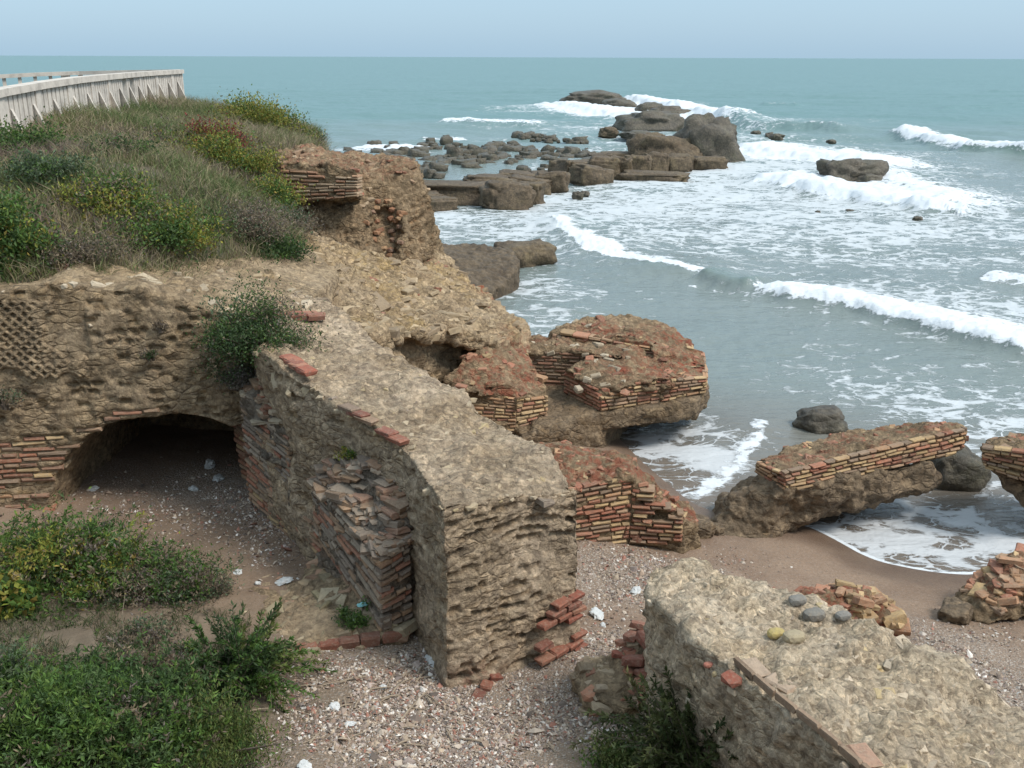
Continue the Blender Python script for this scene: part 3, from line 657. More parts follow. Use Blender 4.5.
for k in range(3):
    p = W(478 + k * 8, 690 - k * 2 - (k % 3) * 8, 1.0 + .02 * k); chunk(mb, p - np.array([0, 0, .06]), (.12, .1, .05), np.array(random.choice(RED)) * .7, sq=.4)
mb.put('brick_corner', M['brick'], t1)

# 2 brick pier leaning on the wall, with its darker plinth
t2 = ruin('low brick pier with a stepped broken top on the left of the diagonal wall', 'brick pier', W(385, 630, 1.05), name='brick_pier')
o2 = P((331, 449, 2.38), (311, 480, 2.08), (345, 516, 2.02), (380, 553, 1.95), (410, 534, 2.02), (420, 500, 2.3), (380, 455, 2.5))
pl = [D(288, 500, 9.55), D(326, 545, 8.85), D(400, 600, 7.9), D(400, 500, 8.2), D(340, 450, 9.2)]
pl = [np.array([a[0], a[1], 1.55]) for a in pl]
V2, N2, K2 = rough('masonry_core', [prism(o2, .7), prism(pl, .6)], M['grey_mortar'], t2, .028, fx=scallop(o2[3] - o2[1], .07, .25, .02, 3), noise=((1.3, .05, 2), (5, .04, 3), (14, .02, 2)))
mb = MB(); dk = palmix((.45, GRY), (.35, BRN), (.2, RED)); wm = palmix((.5, BRN), (.35, RED), (.15, YEL))
def down(p, z): return np.array([p[0], p[1], z])
a, b, c = o2[1], o2[3], o2[4]
ev = lambda n: (lambda u, v, r: v < .96 - .12 * math.sin(u * 9 + n) * r.random() and r.random() > .06)
bricks(mb, down(a, 1.5), down(b, 1.05), a, b, dk, .058, .24, keep=ev(1), seed=2, core=K2)
bricks(mb, down(b, 1.0), down(c, 1.0), b, c, dk, .058, .2, keep=ev(2), seed=3, core=K2)
bricks(mb, down(pl[0], 1.08), down(pl[1], 1.02), pl[0], pl[1], wm, .058, .24, keep=lambda u, v, r: v > .25 + .2 * math.sin(u * 5), seed=4, core=K2)
mb.put('brick_facing', M['brick'], t2)
mb = MB(); scatter_top(mb, V2, N2, 240, lambda V: V[:, 2] > 1.75, palmix((.4, GRY), (.3, BRN), (.3, [(.30, .17, .12), (.32, .25, .19)])), .09, .17, 5, flat=.28, sink=.35, bf=.9, yaw=-1.04)
mb.put('broken_top_bricks', M['brick'], t2)

# 3 second brick stub, the right jamb of the vault
t3 = ruin('dark brick wall stub between the vault mouth and the stepped pier, topped by rubble', 'brick pier', W(290, 500, 1.1), name='brick_pier')
o3 = P((240, 398, 2.42), (264, 419, 2.36), (288, 437, 2.3), (319, 420, 2.38), (315, 385, 2.75), (262, 362, 2.85))
V3, N3, K3 = rough('masonry_core', [prism(o3, .8)], M['grey_mortar'], t3, .028, noise=((1.3, .06, 2), (5, .05, 3), (14, .02, 2)))
mb = MB()
a, b, c = o3[0], o3[2], o3[3]
bricks(mb, down(a, 1.75), down(b, 1.6), a, b, dk, .056, .22, keep=ev(4), seed=12, core=K3)
bricks(mb, down(b, 1.1), down(c, 1.1), b, c, dk, .056, .2, keep=ev(5), seed=13, core=K3)
bricks(mb, down(a, 1.0), down(b, 1.0), down(a, 1.72), down(b, 1.57), wm, .056, .22, seed=14, core=K3)
mb.put('brick_facing', M['brick'], t3)
mb = MB(); scatter_top(mb, V3, N3, 110, lambda V: V[:, 2] > 2.1, palmix((.5, [(.4, .34, .25), (.33, .27, .2)]), (.2, RED), (.3, BRN)), .09, .17, 5, flat=.28, sink=.35, bf=.9, yaw=-1.04)
mb.put('broken_top_bricks', M['brick'], t3)

# 4 the vaulted wall
t4 = ruin('tall weathered wall pierced by a dark low vault opening, with a patch of net-pattern holes', 'vaulted wall', (-4.1, 10.2, 1.0), name='vaulted_wall')
pol = [(-8.2, 9.75), (-5.4, 10.1), (-3.9, 10.35), (-2.9, 10.6), (-2.45, 11.3), (-2.4, 13.6), (-3.2, 14.6), (-8.2, 14.6)]
tops = [D(-180, 300, 9.8), D(0, 292, 10.1), D(50, 282, 10.25), D(100, 286, 10.3), D(160, 292, 10.45), D(215, 305, 10.6), D(250, 300, 11.0), (-8.2, 12, 3.75), (-5.4, 11.2, 3.75), (-4, 11.6, 3.65), (-3, 12, 3.35), (-2.4, 13.4, 3.15), (-4, 14.6, 3.6), (-8, 14.6, 3.7)]
sh4 = dict(k='prism', poly=np.array(pol), top=tps(tops, 1e-2), z0=.7, lo=np.array([-8.2, 9.75, .7]), hi=np.array([-2.4, 14.6, 4.35]))
ax_, rx_ = -4.02, 1.21
def arch_q(x, z):
    zz = np.maximum(z - 1.0, 0); k = np.abs((x - ax_) / np.where(x < ax_, rx_ * (.93 - .06 * zz), rx_ * .98)); return (k ** 2.5 + (zz / 1.2) ** 2.5) ** .4
def arch_f(X, Y, Z):
    q = (arch_q(X, Z) - 1) * .9 + 0 * Y
    return np.maximum(np.maximum(q, Y - 13.3), 0.3 - Z)
sc4 = scallop((1, .18, 0), .085, .19, .042, 4)
def fx4(V, N):
    x, y, z = V.T; fr = sst(.25, .6, -N[:, 1]) + .0
    lat = sst(-4.5, -4.7, x) * sst(3.6, 3.45, z) * sst(2.7, 2.85, z)
    o, t = sc4(V, N)
    u, v = (x + z * .9) / .1, (x - z * .9) / .1; fu, fv = u - np.floor(u), v - np.floor(v)
    pit = 0
    br = sst(.15, -.15, z - (2.15 - .35 * np.clip(x + 4.4, -2, 0) * 0 + .12 * fbm(V, 1.3, 2, 6))) * (x < -4)
    o = o * (1 - lat) * (1 - br) * fr - .05 * pit * lat * fr
    o += .08 * fbm(V, 1.6, 3, 41) * sst(3.3, 3.7, z)
    return o, np.clip(t * (1 - lat) * fr + .4 * sst(3.1, 3.7, z), 0, 1)
V4, N4, K4 = rough('masonry_core', [sh4], M['tuff'], t4, .029, cuts=[dict(k='f', f=arch_f)], fx=fx4, noise=((.8, .06, 2), (3.5, .02, 3), (11, .014, 4)))
mb = MB(); vb = palmix((.5, [(.27, .10, .06), (.24, .105, .07), (.21, .11, .075)]), (.4, BRN), (.1, YEL))
A, B = D(-90, 545, 9.93), D(175, 540, 10.36); A[2] = B[2] = .95
pA, pB = np.array([*A[:2], 2.3]), np.array([*B[:2], 2.3])
def k4(u, v, r):
    x = A[0] + (B[0] - A[0]) * u; z = .95 + 1.35 * v
    top = 2.04 + .34 * sst(-4.9, -4.3, x) + .05 * math.sin(x * 7)
    hole = (1.18 < z < 1.5) and x < -4.9 and r.random() < .4
    return arch_q(np.array([x]), np.array([z]))[0] > 1.02 and z < top and r.random() > .04 and not hole
nf = np.array([B[1] - A[1], -(B[0] - A[0]), 0]); nf /= np.linalg.norm(nf)
bricks(mb, A + nf * .03, B + nf * .03, pA + nf * .0, pB + nf * .0, vb, .062, .27, keep=k4, seed=21, core=K4, depth=.3, proud=.03)
a, b = D(243, 470, 11.1), D(285, 500, 10.45); a[2] = b[2] = 1.0
bricks(mb, a, b, down(a, 2.15) + [-.12, 0, 0], down(b, 1.9) + [-.0, 0, 0], vb, .06, .22, keep=lambda u, v, r: v < .98 and r.random() > .03, seed=22, core=K4, out=(-4.5, 9, 1.5), depth=.2)
mb.put('brick_facing', M['brick'], t4)
# the surviving net of mortar with the stones gone: a fine sheet with square pits
lp, lq = np.array([-6.6, 9.87, 2.72]), np.array([-4.55, 10.23, 2.72]); nu, nv = 290, 120
uu, vv = np.meshgrid(np.linspace(0, 1, nu), np.linspace(0, 1, nv), indexing='ij'); LL = np.linalg.norm(lq - lp)
sx, sz = uu * LL, vv * .86; gu, gv = (sx + sz) / .108, (sx - sz) / .108; fu, fv = gu - np.floor(gu), gv - np.floor(gv)
pit = np.clip(np.minimum.reduce([fu, 1 - fu, fv, 1 - fv]) * 7 - 1.2, 0, 1) * (.45 + .6 * hsh(np.floor(gu), np.floor(gv)))
fade = fb2(sx, sz, 1.8, 3, 4) * .75 + np.minimum.reduce([(1 - uu) * 1.5, vv * 2.6, (1 - vv) * 5, uu * 9]) - .12; pit = pit * sst(0, .3, fade)
fl = np.array([lq[1] - lp[1], -(lq[0] - lp[0]), 0]) / LL
VL = lp + uu[..., None] * (lq - lp) + vv[..., None] * np.array([0, .0, .86]); dep = .03 - .042 * pit + .012 * fb2(sx, sz, 9, 4, 2) - .07 * sst(.12, -.2, fade)
VL = VL + fl * dep[..., None]; ii = np.arange(nu * nv).reshape(nu, nv)
flush(K4, lp, lq, lp + [0, 0, .86], fl, 10, np.ones((12, 42), bool), .24)
put('net_pattern_facing', VL.reshape(-1, 3), np.stack([ii[:-1, :-1], ii[1:, :-1], ii[1:, 1:], ii[:-1, 1:]], -1).reshape(-1, 4), M['tuff'], t4, {'tone': np.zeros(nu * nv), 'red': np.zeros(nu * nv)}, True)
mb = MB(); scatter_top(mb, V4, N4, 160, lambda V: (V[:, 1] < 12.2) & (V[:, 2] > 3.1), palmix((.8, [(.4, .33, .23), (.33, .27, .19), (.45, .38, .28)]), (.2, RED)), .06, .16, 15, nz=.45, flat=.5, sink=.5)
mb.put('embedded_stones', M['brick'], t4)

# 5 the sloping ruined platform behind the diagonal wall
t5 = ruin('broad tan platform of worn rubble sloping from the tower ruin down to the sea', 'ruined platform', W(480, 400, .6), name='ruined_platform')
o5 = P((262, 305, 3.22), (235, 275, 3.4), (285, 262, 3.25), (306, 238, 3.15), (365, 255, 2.75), (440, 258, 2.15), (480, 288, 1.95), (520, 318, 1.68), (524, 335, 1.6), (507, 343, 1.68), (492, 338, 1.8), (445, 328, 2.1), (409, 327, 2.4), (371, 338, 2.75), (340, 345, 2.9))
rf = W(507, 343, 1.68)
ot = P((490, 338, 1.75), (520, 330, 1.6), (530, 360, 1.35), (547, 385, 1.12), (516, 398, 1.1), (470, 392, 1.25), (440, 372, 1.5))
sc5 = scallop((1, .6, 0), .1, .26, .03, 6)
def fx5(V, N):
    o, t = sc5(V, N); top = sst(.5, .8, N[:, 2]); return o + top * (.07 * fbm(V, 2.0, 3, 51) + .03 * fbm(V, 8, 2, 53)), t * .3 + top * np.clip(.35 + .8 * fbm(V, .8, 3, 14), 0, 1)
def at5(V, N):
    r = np.zeros(len(V))
    for px, py, z, rad in ((500, 300, 1.8, .35), (485, 292, 1.9, .3), (525, 362, 1.3, .45), (545, 385, 1.1, .3), (480, 388, 1.3, .35), (300, 315, 3.15, .25), (455, 385, 1.4, .3)):
        p = W(px, py, z); r = np.maximum(r, np.exp(-((V - p) ** 2).sum(1) / rad ** 2))
    return {'red': r}
def inward(p, dz, back): q = p + np.array([-.25 * back, .95 * back, 0]); return np.array([q[0], q[1], p[2] + dz])
re_ = P((371, 338, 2.72), (409, 328, 2.38), (450, 331, 2.08), (492, 339, 1.8))
rec = hull([inward(p, dz, bk) for p in re_ for dz, bk in ((-.16, -.7), (-.28, .55), (-2.5, -.7), (-2.5, .25))])
V5, N5, K5 = rough('masonry_core', [prism(o5, -.4)], M['dirt'], t5, .036, cuts=[rec], fx=fx5, at=at5, noise=((.8, .14, 3), (3, .08, 4), (9, .04, 4)))
V5b, N5b, K5b = rough('brick_ramp_core', [prism(ot, .2)], M['brown_core'], t5, .03, at=lambda V, N: {'red': np.clip(.75 * sst(.2, .6, N[:, 2]), 0, 1) * sst(-.5, .3, fbm(V, 2, 2, 5))}, noise=((1.5, .07, 2), (5, .05, 3), (14, .02, 2)))
mb = MB(); yb = palmix((.55, YEL), (.25, BRN), (.2, RED))
a, b, c = W(430, 440, .45), W(516, 434, .5), W(548, 425, .55)
tz = lambda p, z: np.array([p[0], p[1], z])
kb = lambda u, v, r: v < .80 + .12 * math.sin(u * 8) - .08 * r.random()
bricks(mb, a, b, tz(a, 1.5), tz(b, 1.2), yb, .064, .21, keep=kb, seed=31, core=[K5, K5b], depth=.065); bricks(mb, b, c, tz(b, 1.2), tz(c, 1.15), yb, .064, .19, keep=lambda u, v, r: v < .85, seed=32, core=[K5, K5b], depth=.065)
mb.put('brick_facing', M['brick'], t5)
mb = MB()
scatter_top(mb, V5b, N5b, 60, lambda V: V[:, 2] > .8, palmix((.8, RED), (.2, YEL)), .07, .17, 7, nz=.25, flat=.4, sink=.35)
scatter_top(mb, V5, N5, 520, lambda V: V[:, 1] < 19, palmix((.9, [(.36, .28, .18), (.30, .225, .145), (.38, .29, .18), (.25, .19, .125)]), (.03, RED)), .09, .24, 9, flat=.4, sink=.5)
q0 = W(285, 318, 3.15)
for k in range(5): chunk(mb, q0 + np.array([.09 * k, .05 * (k % 2), .02]), (.2, .14, .07), RED[k % 5], rotm(.2, 0, 0), sq=.4)
q0 = W(290, 362, 3.05)
for k in range(6): chunk(mb, q0 + np.array([.05 * k, -.1 * k * .8, .03]), (.2, .14, .06), np.array(RED[k % 5]) * 1.15, rotm(-.9, 0, 0), sq=.4)
mb.put('rubble', M['brick'], t5)

# 6 tower ruin
t6 = ruin('tall brown ruined tower with a protruding red brick band and a hollow in its face', 'ruined tower', W(400, 255, 2.4), name='ruined_tower')
hA = [D(274, 152, 18.9), D(284, 160, 17.9), D(357, 167, 17.5), D(360, 198, 17.6), D(286, 204, 17.9), D(275, 195, 19), D(300, 147, 20.5), D(360, 154, 20.5), D(362, 200, 20), D(300, 205, 20)]
hB = [D(303, 175, 18.2), D(412, 163, 19.6), D(420, 178, 19.4), D(447, 262, 19.3), D(400, 268, 17.7), D(340, 262, 17.4), D(296, 246, 17.7), D(350, 153, 21), D(408, 163, 21.5), D(440, 260, 21.5), D(300, 240, 21)]
nc = D(382, 232, 17.55)
def nich_f(X, Y, Z):
    return (np.sqrt(((X - nc[0]) / .44) ** 2 + ((Y - nc[1]) / 1.15) ** 2 + ((Z - nc[2]) / (.62 - .1 * np.sin(X * 9))) ** 2) - 1) * .5
nich = dict(k='f', f=nich_f)
sc6 = scallop((1, .25, 0), .1, .11, .055, 9)
V6, N6, K6 = rough('masonry_core', [hull(hA), hull(hB)], M['brown_core'], t6, .038, cuts=[nich], fx=sc6, at=lambda V, N: {'red': .3 * sst(3.75, 3.95, V[:, 2]) * sst(.3, .7, N[:, 2])}, noise=((.9, .13, 3), (3.5, .08, 3), (11, .04, 4)), blur=1)
mb = MB(); tb = palmix((.6, [(.40, .20, .125), (.43, .25, .155), (.36, .18, .115)]), (.4, [(.33, .23, .15), (.38, .28, .19)]))
bricks(mb, D(283, 203, 17.85), D(358, 197, 17.45), D(282, 164, 17.85), D(358, 172, 17.45), tb, .062, .27, seed=41, core=K6, depth=.2, proud=.05, keep=lambda u, v, r: v < .93 - .25 * r.random() * (u > .5) - .1 * math.sin(u * 6) ** 2)
bricks(mb, D(275, 196, 18.9), D(283, 203, 17.85), D(274, 156, 18.9), D(282, 162, 17.85), tb, .062, .27, seed=42, core=K6, depth=.2, proud=.04)
mb.put('brick_facing', M['brick'], t6)
mb = MB(); r6 = random.Random(6); ok6 = np.nonzero((np.abs(V6[:, 1] - 18.6) < .5) & (N6[:, 1] < -.3))[0]
for _ in range(90):
    p = V6[ok6[r6.randrange(len(ok6))]]; q = (p - CAMP); u = CR.T @ q; X_, Y_ = 512 - FPX * u[0] / u[2], 384 + FPX * u[1] / u[2]
    if 360 < X_ < 410 and 200 < Y_ < 256: chunk(mb, p, (.16, .12, .09), np.array(r6.choice([(.33, .17, .09), (.28, .13, .07), (.36, .22, .12), (.25, .15, .1)])), rr=r6)
scatter_top(mb, V6, N6, 160, lambda V: V[:, 2] > 3.4, palmix((.25, RED), (.3, BRN), (.45, [(.32, .24, .16), (.36, .26, .17)])), .08, .18, 19, flat=.4, sink=.4)
mb.put('embedded_stones', M['brick'], t6)

# 7 seaward chamber on its undercut foundation
t7 = ruin('seaward brick chamber with a domed back, on a concrete footing undercut by the waves', 'ruined chamber', W(600, 440, .1), name='ruined_chamber')
slab = P((530, 432, .68), (546, 426, .7), (600, 414, .74), (655, 407, .78), (700, 398, .85), (709, 385, .9), (700, 360, .95), (640, 345, .95), (540, 360, .8))
foot = [np.array([*W(a, b, .6)[:2], .62]) for a, b in ((522, 440), (556, 432), (607, 420), (622, 404), (640, 375), (560, 350), (500, 400))]
blk = P((566, 374, 1.15), (584, 383, 1.13), (616, 388, 1.14), (660, 384, 1.15), (705, 376, 1.15), (707, 366, 1.2), (700, 354, 1.28), (660, 342, 1.42), (610, 350, 1.4), (582, 358, 1.34))
dome = P((548, 346, 1.42), (553, 330, 1.5), (572, 320, 1.6), (602, 312, 1.72), (640, 315, 1.66), (672, 325, 1.5), (694, 342, 1.36), (703, 362, 1.22), (660, 352, 1.42), (618, 352, 1.42), (580, 350, 1.42))
back = P((505, 350, 1.35), (560, 352, 1.36), (622, 354, 1.38), (625, 344, 1.42), (560, 338, 1.42), (508, 338, 1.4))
def at7(V, N):
    r = .35 * sst(.35, .7, N[:, 2]) * sst(1.0, 1.15, V[:, 2]) * sst(-.1, .5, fbm(V, 1.7, 2, 15))
    for px, py, z, rad in ((690, 366, 1.2, .5), (660, 372, 1.2, .4), (620, 372, 1.25, .2), (680, 340, 1.4, .4), (600, 330, 1.55, .3), (640, 347, 1.42, .4)):
        p = W(px, py, z); r = np.maximum(r, np.exp(-((V - p) ** 2).sum(1) / rad ** 2))
    return {'red': np.clip(r, 0, 1) * (V[:, 2] > .9)}
V7, N7, K7 = rough('masonry_core', [prism(blk, .6), prism(dome, .15), prism(back, .5)], M['brown_core'], t7, .035, at=at7, noise=((1.1, .07, 2), (4, .05, 3), (12, .025, 2)))
sl_ = prism(slab, .48); ft_ = prism(foot, -.6)
V7b, N7b, _ = rough('foundation', [sl_, ft_], M['wet_core'], t7, .033, blur=1, fx=lambda V, N: (.05 * fbm(V, 3, 3, 2) * (np.abs(N[:, 2]) < .6), np.clip(.5 + fbm(V, 1, 2, 8), 0, 1)), noise=((1.0, .05, 2), (5, .02, 3), (14, .014, 3)))
mb = MB(); ry = palmix((.5, YEL), (.25, RED), (.25, BRN)); rr_ = palmix((.75, RED), (.25, BRN))
b0, b1, b2 = W(600, 411, .76), W(660, 402, .80), W(706, 393, .88)
bricks(mb, b0, b1, tz(b0, 1.17), tz(b1, 1.17), ry, .055, .19, seed=51, core=K7, depth=.065, proud=.05, keep=lambda u, v, r: v < .55 + .7 * u)
bricks(mb, b1, b2, tz(b1, 1.17), tz(b2, 1.17), ry, .055, .19, seed=52, core=K7, depth=.065, proud=.05)
c0 = W(564, 393, .76); bricks(mb, c0, b0, tz(c0, 1.18), tz(b0, 1.16), rr_, .055, .2, seed=53, core=K7, depth=.065, proud=.03, keep=lambda u, v, r: v < 1.02 - .25 * u)
mb.put('brick_facing', M['brick'], t7); mb = MB()
e0, e1 = W(505, 350, 1.35), W(621, 354, 1.37)
bricks(mb, tz(e0, .75), tz(e1, .75), e0, e1, palmix((.6, [(.24, .12, .08), (.28, .13, .085)]), (.4, BRN)), .062, .24, seed=54, core=K7, depth=.15, proud=.03)
mb.put('brick_facing', M['brick'], t7); mb = MB()
f0, f1 = W(552, 337, 1.46), W(655, 349, 1.42)
bricks(mb, tz(f0, 1.35), tz(f1, 1.33), tz(f0, 1.6), tz(f1, 1.45), palmix((.5, YEL), (.3, RED), (.2, BRN)), .062, .24, seed=55, core=K7, depth=.2, proud=.06, keep=lambda u, v, r: r.random() > .12)
mb.put('brick_ledge', M['brick'], t7); mb = MB()
d0, d1 = W(707, 392, .88), W(706, 372, 1.0)
bricks(mb, tz(b2, .9), tz(d1 + [.05, .5, 0], .95), tz(b2, 1.17), tz(d1 + [.05, .5, 0], 1.2), ry, .055, .19, seed=56, core=K7, depth=.065, out=(8, 14, 1))
mb.put('brick_facing', M['brick'], t7)
mb = MB()
scatter_top(mb, V7, N7, 60, lambda V: (V[:, 2] > 1.0) & ((V[:, 0] > 2.1) | (V[:, 1] > 16.3)), palmix((.75, RED), (.25, YEL)), .06, .16, 23, nz=.35, flat=.38, sink=.6)
scatter_top(mb, V7, N7, 70, lambda V: (V[:, 2] > .8) & (V[:, 0] < 1.9), palmix((.3, RED), (.7, [(.42, .36, .27), (.34, .28, .2)])), .06, .15, 24, nz=.3, flat=.5, sink=.45)
mb.put('rubble', M['brick'], t7)

# 8 low brick wall behind the end of the diagonal wall
t8 = ruin('low broken brick wall stepping down to the beach just right of the blunt wall end', 'brick wall', W(640, 535, .5), name='brick_wall')
o8 = P((575, 488, 1.28), (605, 481, 1.32), (632, 475, 1.36), (645, 488, 1.15), (660, 502, 1.0), (684, 514, .9), (700, 528, .62), (690, 505, .75), (662, 484, 1.1), (642, 465, 1.35), (610, 448, 1.42), (555, 440, 1.46), (515, 443, 1.5), (520, 480, 1.4))
V8, N8, K8 = rough('masonry_core', [prism(o8, .1)], M['brown_core'], t8, .028, at=lambda V, N: {'red': np.clip(.7 * sst(.3, .7, N[:, 2]) * (V[:, 0] > .35), 0, 1)}, noise=((1.4, .05, 2), (5, .04, 3), (14, .02, 2)))
mb = MB(); r8 = palmix((.33, YEL), (.42, RED), (.25, BRN))
a, b, c = tz(o8[0], .5), tz(o8[2], .48), tz(o8[5], .48)
bricks(mb, a, b, tz(a, 1.3), tz(b, 1.36), r8, .055, .19, seed=61, core=K8, depth=.15, proud=.04); 
bricks(mb, b, c, tz(b, 1.36), tz(c, 1.36), r8, .055, .19, seed=62, core=K8, depth=.15, proud=.04, keep=lambda u, v, r: v < 1 - .55 * u - .05 * r.random())
mb.put('brick_facing', M['brick'], t8)
mb = MB(); scatter_top(mb, V8, N8, 60, lambda V: (V[:, 2] > .5) & (V[:, 0] > .2), palmix((.75, RED), (.25, YEL)), .06, .15, 29, nz=.3, flat=.38, sink=.6)
mb.put('rubble', M['brick'], t8)

# 9 fallen block in the swash
t9 = ruin('long fallen slab of brickwork tilted on dark rock where the wash comes in', 'fallen masonry', W(790, 530, .1), name='fallen_masonry')
s9 = [D(755, 471, 12.05), D(789, 491, 11.6), D(880, 472, 12.1), D(962, 452, 12.6), D(757, 464, 12.05), D(786, 473, 11.6), D(880, 450, 12.1), D(966, 426, 12.6), D(784, 447, 12.7), D(881, 424, 13.3), D(949, 424, 13.3), D(960, 440, 13.3), D(800, 470, 12.7)]
u9 = [W(712, 534, .1), W(742, 540, .08), W(800, 522, .05), W(852, 512, .02), D(755, 474, 11.95), D(789, 489, 11.52), D(880, 470, 11.98), D(900, 499, 12.0), D(934, 489, 12.3), D(930, 460, 12.32), D(935, 474, 13.0), W(700, 537, .04), W(735, 544, .06), D(800, 470, 12.8), (2.9, 13.0, -.2), (3.6, 13.2, -.2)]
V9, N9, K9 = rough('masonry_core', [hull(s9)], M['brown_core'], t9, .028, at=lambda V, N: {'red': .6 * sst(.3, .7, N[:, 2]) * sst(-.3, .4, fbm(V, 2.4, 2, 3))}, noise=((1.5, .05, 2), (5, .04, 3), (14, .02, 2)))
V9b, N9b, _ = rough('footing', [hull(u9)], M['wet_core'], t9, .03, noise=((1.2, .12, 3), (4, .06, 3), (12, .025, 2)))
mb = MB(); y9 = palmix((.48, YEL), (.27, BRN), (.25, RED))
bricks(mb, D(786, 492, 11.55), D(963, 453, 12.55), D(783, 472, 11.55), D(967, 427, 12.55), y9, .055, .2, seed=71, core=K9, depth=.065, proud=.04)
bricks(mb, D(754, 472, 12.05), D(786, 492, 11.55), D(757, 461, 12.05), D(783, 472, 11.55), y9, .055, .2, seed=72, core=K9, depth=.065, proud=.03)
mb.put('brick_facing', M['brick'], t9)
mb = MB(); scatter_top(mb, V9, N9, 70, lambda V: V[:, 2] > .5, palmix((.7, RED), (.3, YEL)), .06, .16, 33, nz=.3, flat=.38, sink=.6)
mb.put('rubble', M['brick'], t9)

# 10 block cut by the right edge of the picture, in the water
t10 = ruin('undercut brick fragment standing in the water at the right edge of the view', 'fallen masonry', W(1020, 495, .0), name='fallen_masonry')
s10 = [D(981, 446, 12.3), D(984, 466, 12.1), D(1050, 490, 11.6), D(1100, 490, 11.9), D(1000, 433, 13.0), D(1070, 428, 13.0), D(1110, 440, 12.6), D(1100, 470, 11.9), D(1050, 455, 11.7), D(983, 450, 12.0)]
u10 = [D(986, 466, 12.2), D(1050, 488, 11.7), D(1110, 488, 12), D(1010, 490, 12.1), D(1040, 520, 11.7), D(1110, 520, 12), D(1100, 480, 13), D(1010, 470, 13)]
V, N, K10 = rough('masonry_core', [hull(s10)], M['brown_core'], t10, .03, noise=((1.5, .05, 2), (5, .04, 3), (14, .02, 2)))
rough('footing', [hull(u10)], M['wet_core'], t10, .03, noise=((1.5, .08, 2), (5, .04, 3)))
mb = MB(); bricks(mb, D(983, 468, 12.0), D(1052, 491, 11.55), D(981, 446, 12.0), D(1052, 453, 11.55), palmix((.5, YEL), (.35, BRN), (.15, RED)), .055, .2, seed=74, core=K10, depth=.065, proud=.05)
mb.put('brick_facing', M['brick'], t10)
mb = MB(); scatter_top(mb, V, N, 60, lambda V: V[:, 2] > .5, palmix((.6, RED), (.4, BRN)), .07, .16, 35, flat=.4); mb.put('rubble', M['brick'], t10)

# 11 block on the beach at the right edge
t11 = ruin('rounded lump of mixed brickwork resting on the dry beach at the right edge', 'fallen masonry', W(1000, 620, .35), name='fallen_masonry')
s11 = [W(940, 612, .3), W(985, 628, .35), W(1050, 612, .4), W(1100, 600, .4), D(985, 575, 9.75), D(1024, 549, 9.9), D(1060, 540, 10), D(960, 590, 9.75), D(1090, 545, 10.3), W(985, 590, .3), D(1040, 580, 9.4), D(1000, 580, 9.45)]
V, N, _ = rough('masonry_core', [hull(s11)], M['brown_core'], t11, .025, at=lambda V, N: {'red': .5 * sst(.45, .6, V[:, 2])}, noise=((1.5, .05, 2), (5, .05, 3), (14, .02, 2)))
mb = MB(); scatter_top(mb, V, N, 190, lambda V: (V[:, 2] > .5), palmix((.45, [(.40, .22, .13), (.36, .17, .1), (.3, .12, .08)]), (.3, YEL), (.25, BRN)), .1, .2, 37, nz=-.4, flat=.35, sink=.3)
mb.put('embedded_bricks', M['brick'], t11)

# 12 foreground wall at the lower right
t12 = ruin('broad pale wall top in the lower right foreground, edged with a strip of tiles', 'ruined wall', W(660, 690, 1.0))
o12 = P((646, 572, 2.2), (690, 563, 2.2), (730, 573, 2.16), (800, 596, 2.12), (850, 621, 2.1), (905, 641, 2.08), (960, 660, 2.05), (1000, 690, 2.0), (1040, 715, 1.97), (1110, 770, 1.9), (1250, 900, 1.9), (1000, 905, 2.2), (900, 800, 2.25), (860, 768, 2.26), (760, 692, 2.26), (705, 650, 2.24), (655, 603, 2.2))
d12 = o12[-4] - o12[-2]; sc12 = scallop(d12, .12, .3, .03, 12)
def fx12(V, N):
    o, t = sc12(V, N); top = sst(.55, .85, N[:, 2]); return o * .5 + top * (.06 * fbm(V, 2.3, 3, 61) + .035 * np.abs(fbm(V, 8, 2, 63))), .3 * t + top * .5 * np.clip(.3 + .9 * fbm(V, 1.3, 3, 24), 0, 1)
V12, N12, _ = rough('masonry_core', [prism(o12, .6)], M['lime'], t12, .024, fx=fx12, noise=((1.0, .07, 2), (3.5, .05, 3), (13, .022, 3)))
mb = MB(); cl = [W(735, 660, 2.28), W(775, 694, 2.29), W(820, 729, 2.29), W(862, 766, 2.29), W(900, 800, 2.29)]
tiles = MB()
for i in range(4):
    d = cl[i + 1] - cl[i]; L = np.linalg.norm(d); an = math.atan2(d[1], d[0]); sd_ = np.array([-d[1], d[0], 0]) / L
    for k in range(2):
        p = cl[i] + d * (k + .5) / 2
        chunk(tiles, p + np.array([0, 0, .0]), (L / 2 * .99, .03, .05), np.array((.24, .165, .11)) * random.uniform(.85, 1.15), rotm(an, random.uniform(-.05, .05), 0), sq=.25, nz=.03)
        if random.random() < .4: chunk(tiles, p + sd_ * random.uniform(.08, .13) * (1 if sd_[0] > 0 else -1) - [0, 0, .03], (.2, .12, .04), np.array(random.choice([(.36, .22, .15), (.33, .17, .115), (.38, .28, .2)])), rotm(an + random.uniform(-.3, .3), 0, 0), sq=.4)
        if random.random() < .12: chunk(tiles, p - sd_ * random.uniform(.05, .1) * (1 if sd_[0] > 0 else -1) - [0, 0, .06], (.15, .1, .05), random.choice(RED), rotm(an, .2, 0), sq=.45)
tiles.put('tile_edging', M['brick'], t12)
scatter_top(mb, V12, N12, 620, lambda V: V[:, 2] > 1.7, palmix((.86, [(.47, .39, .29), (.51, .42, .31), (.42, .34, .24), (.45, .38, .29)]), (.08, GRY), (.06, [(.42, .33, .18)])), .04, .12, 43, flat=.5, sink=.8, bf=.15)
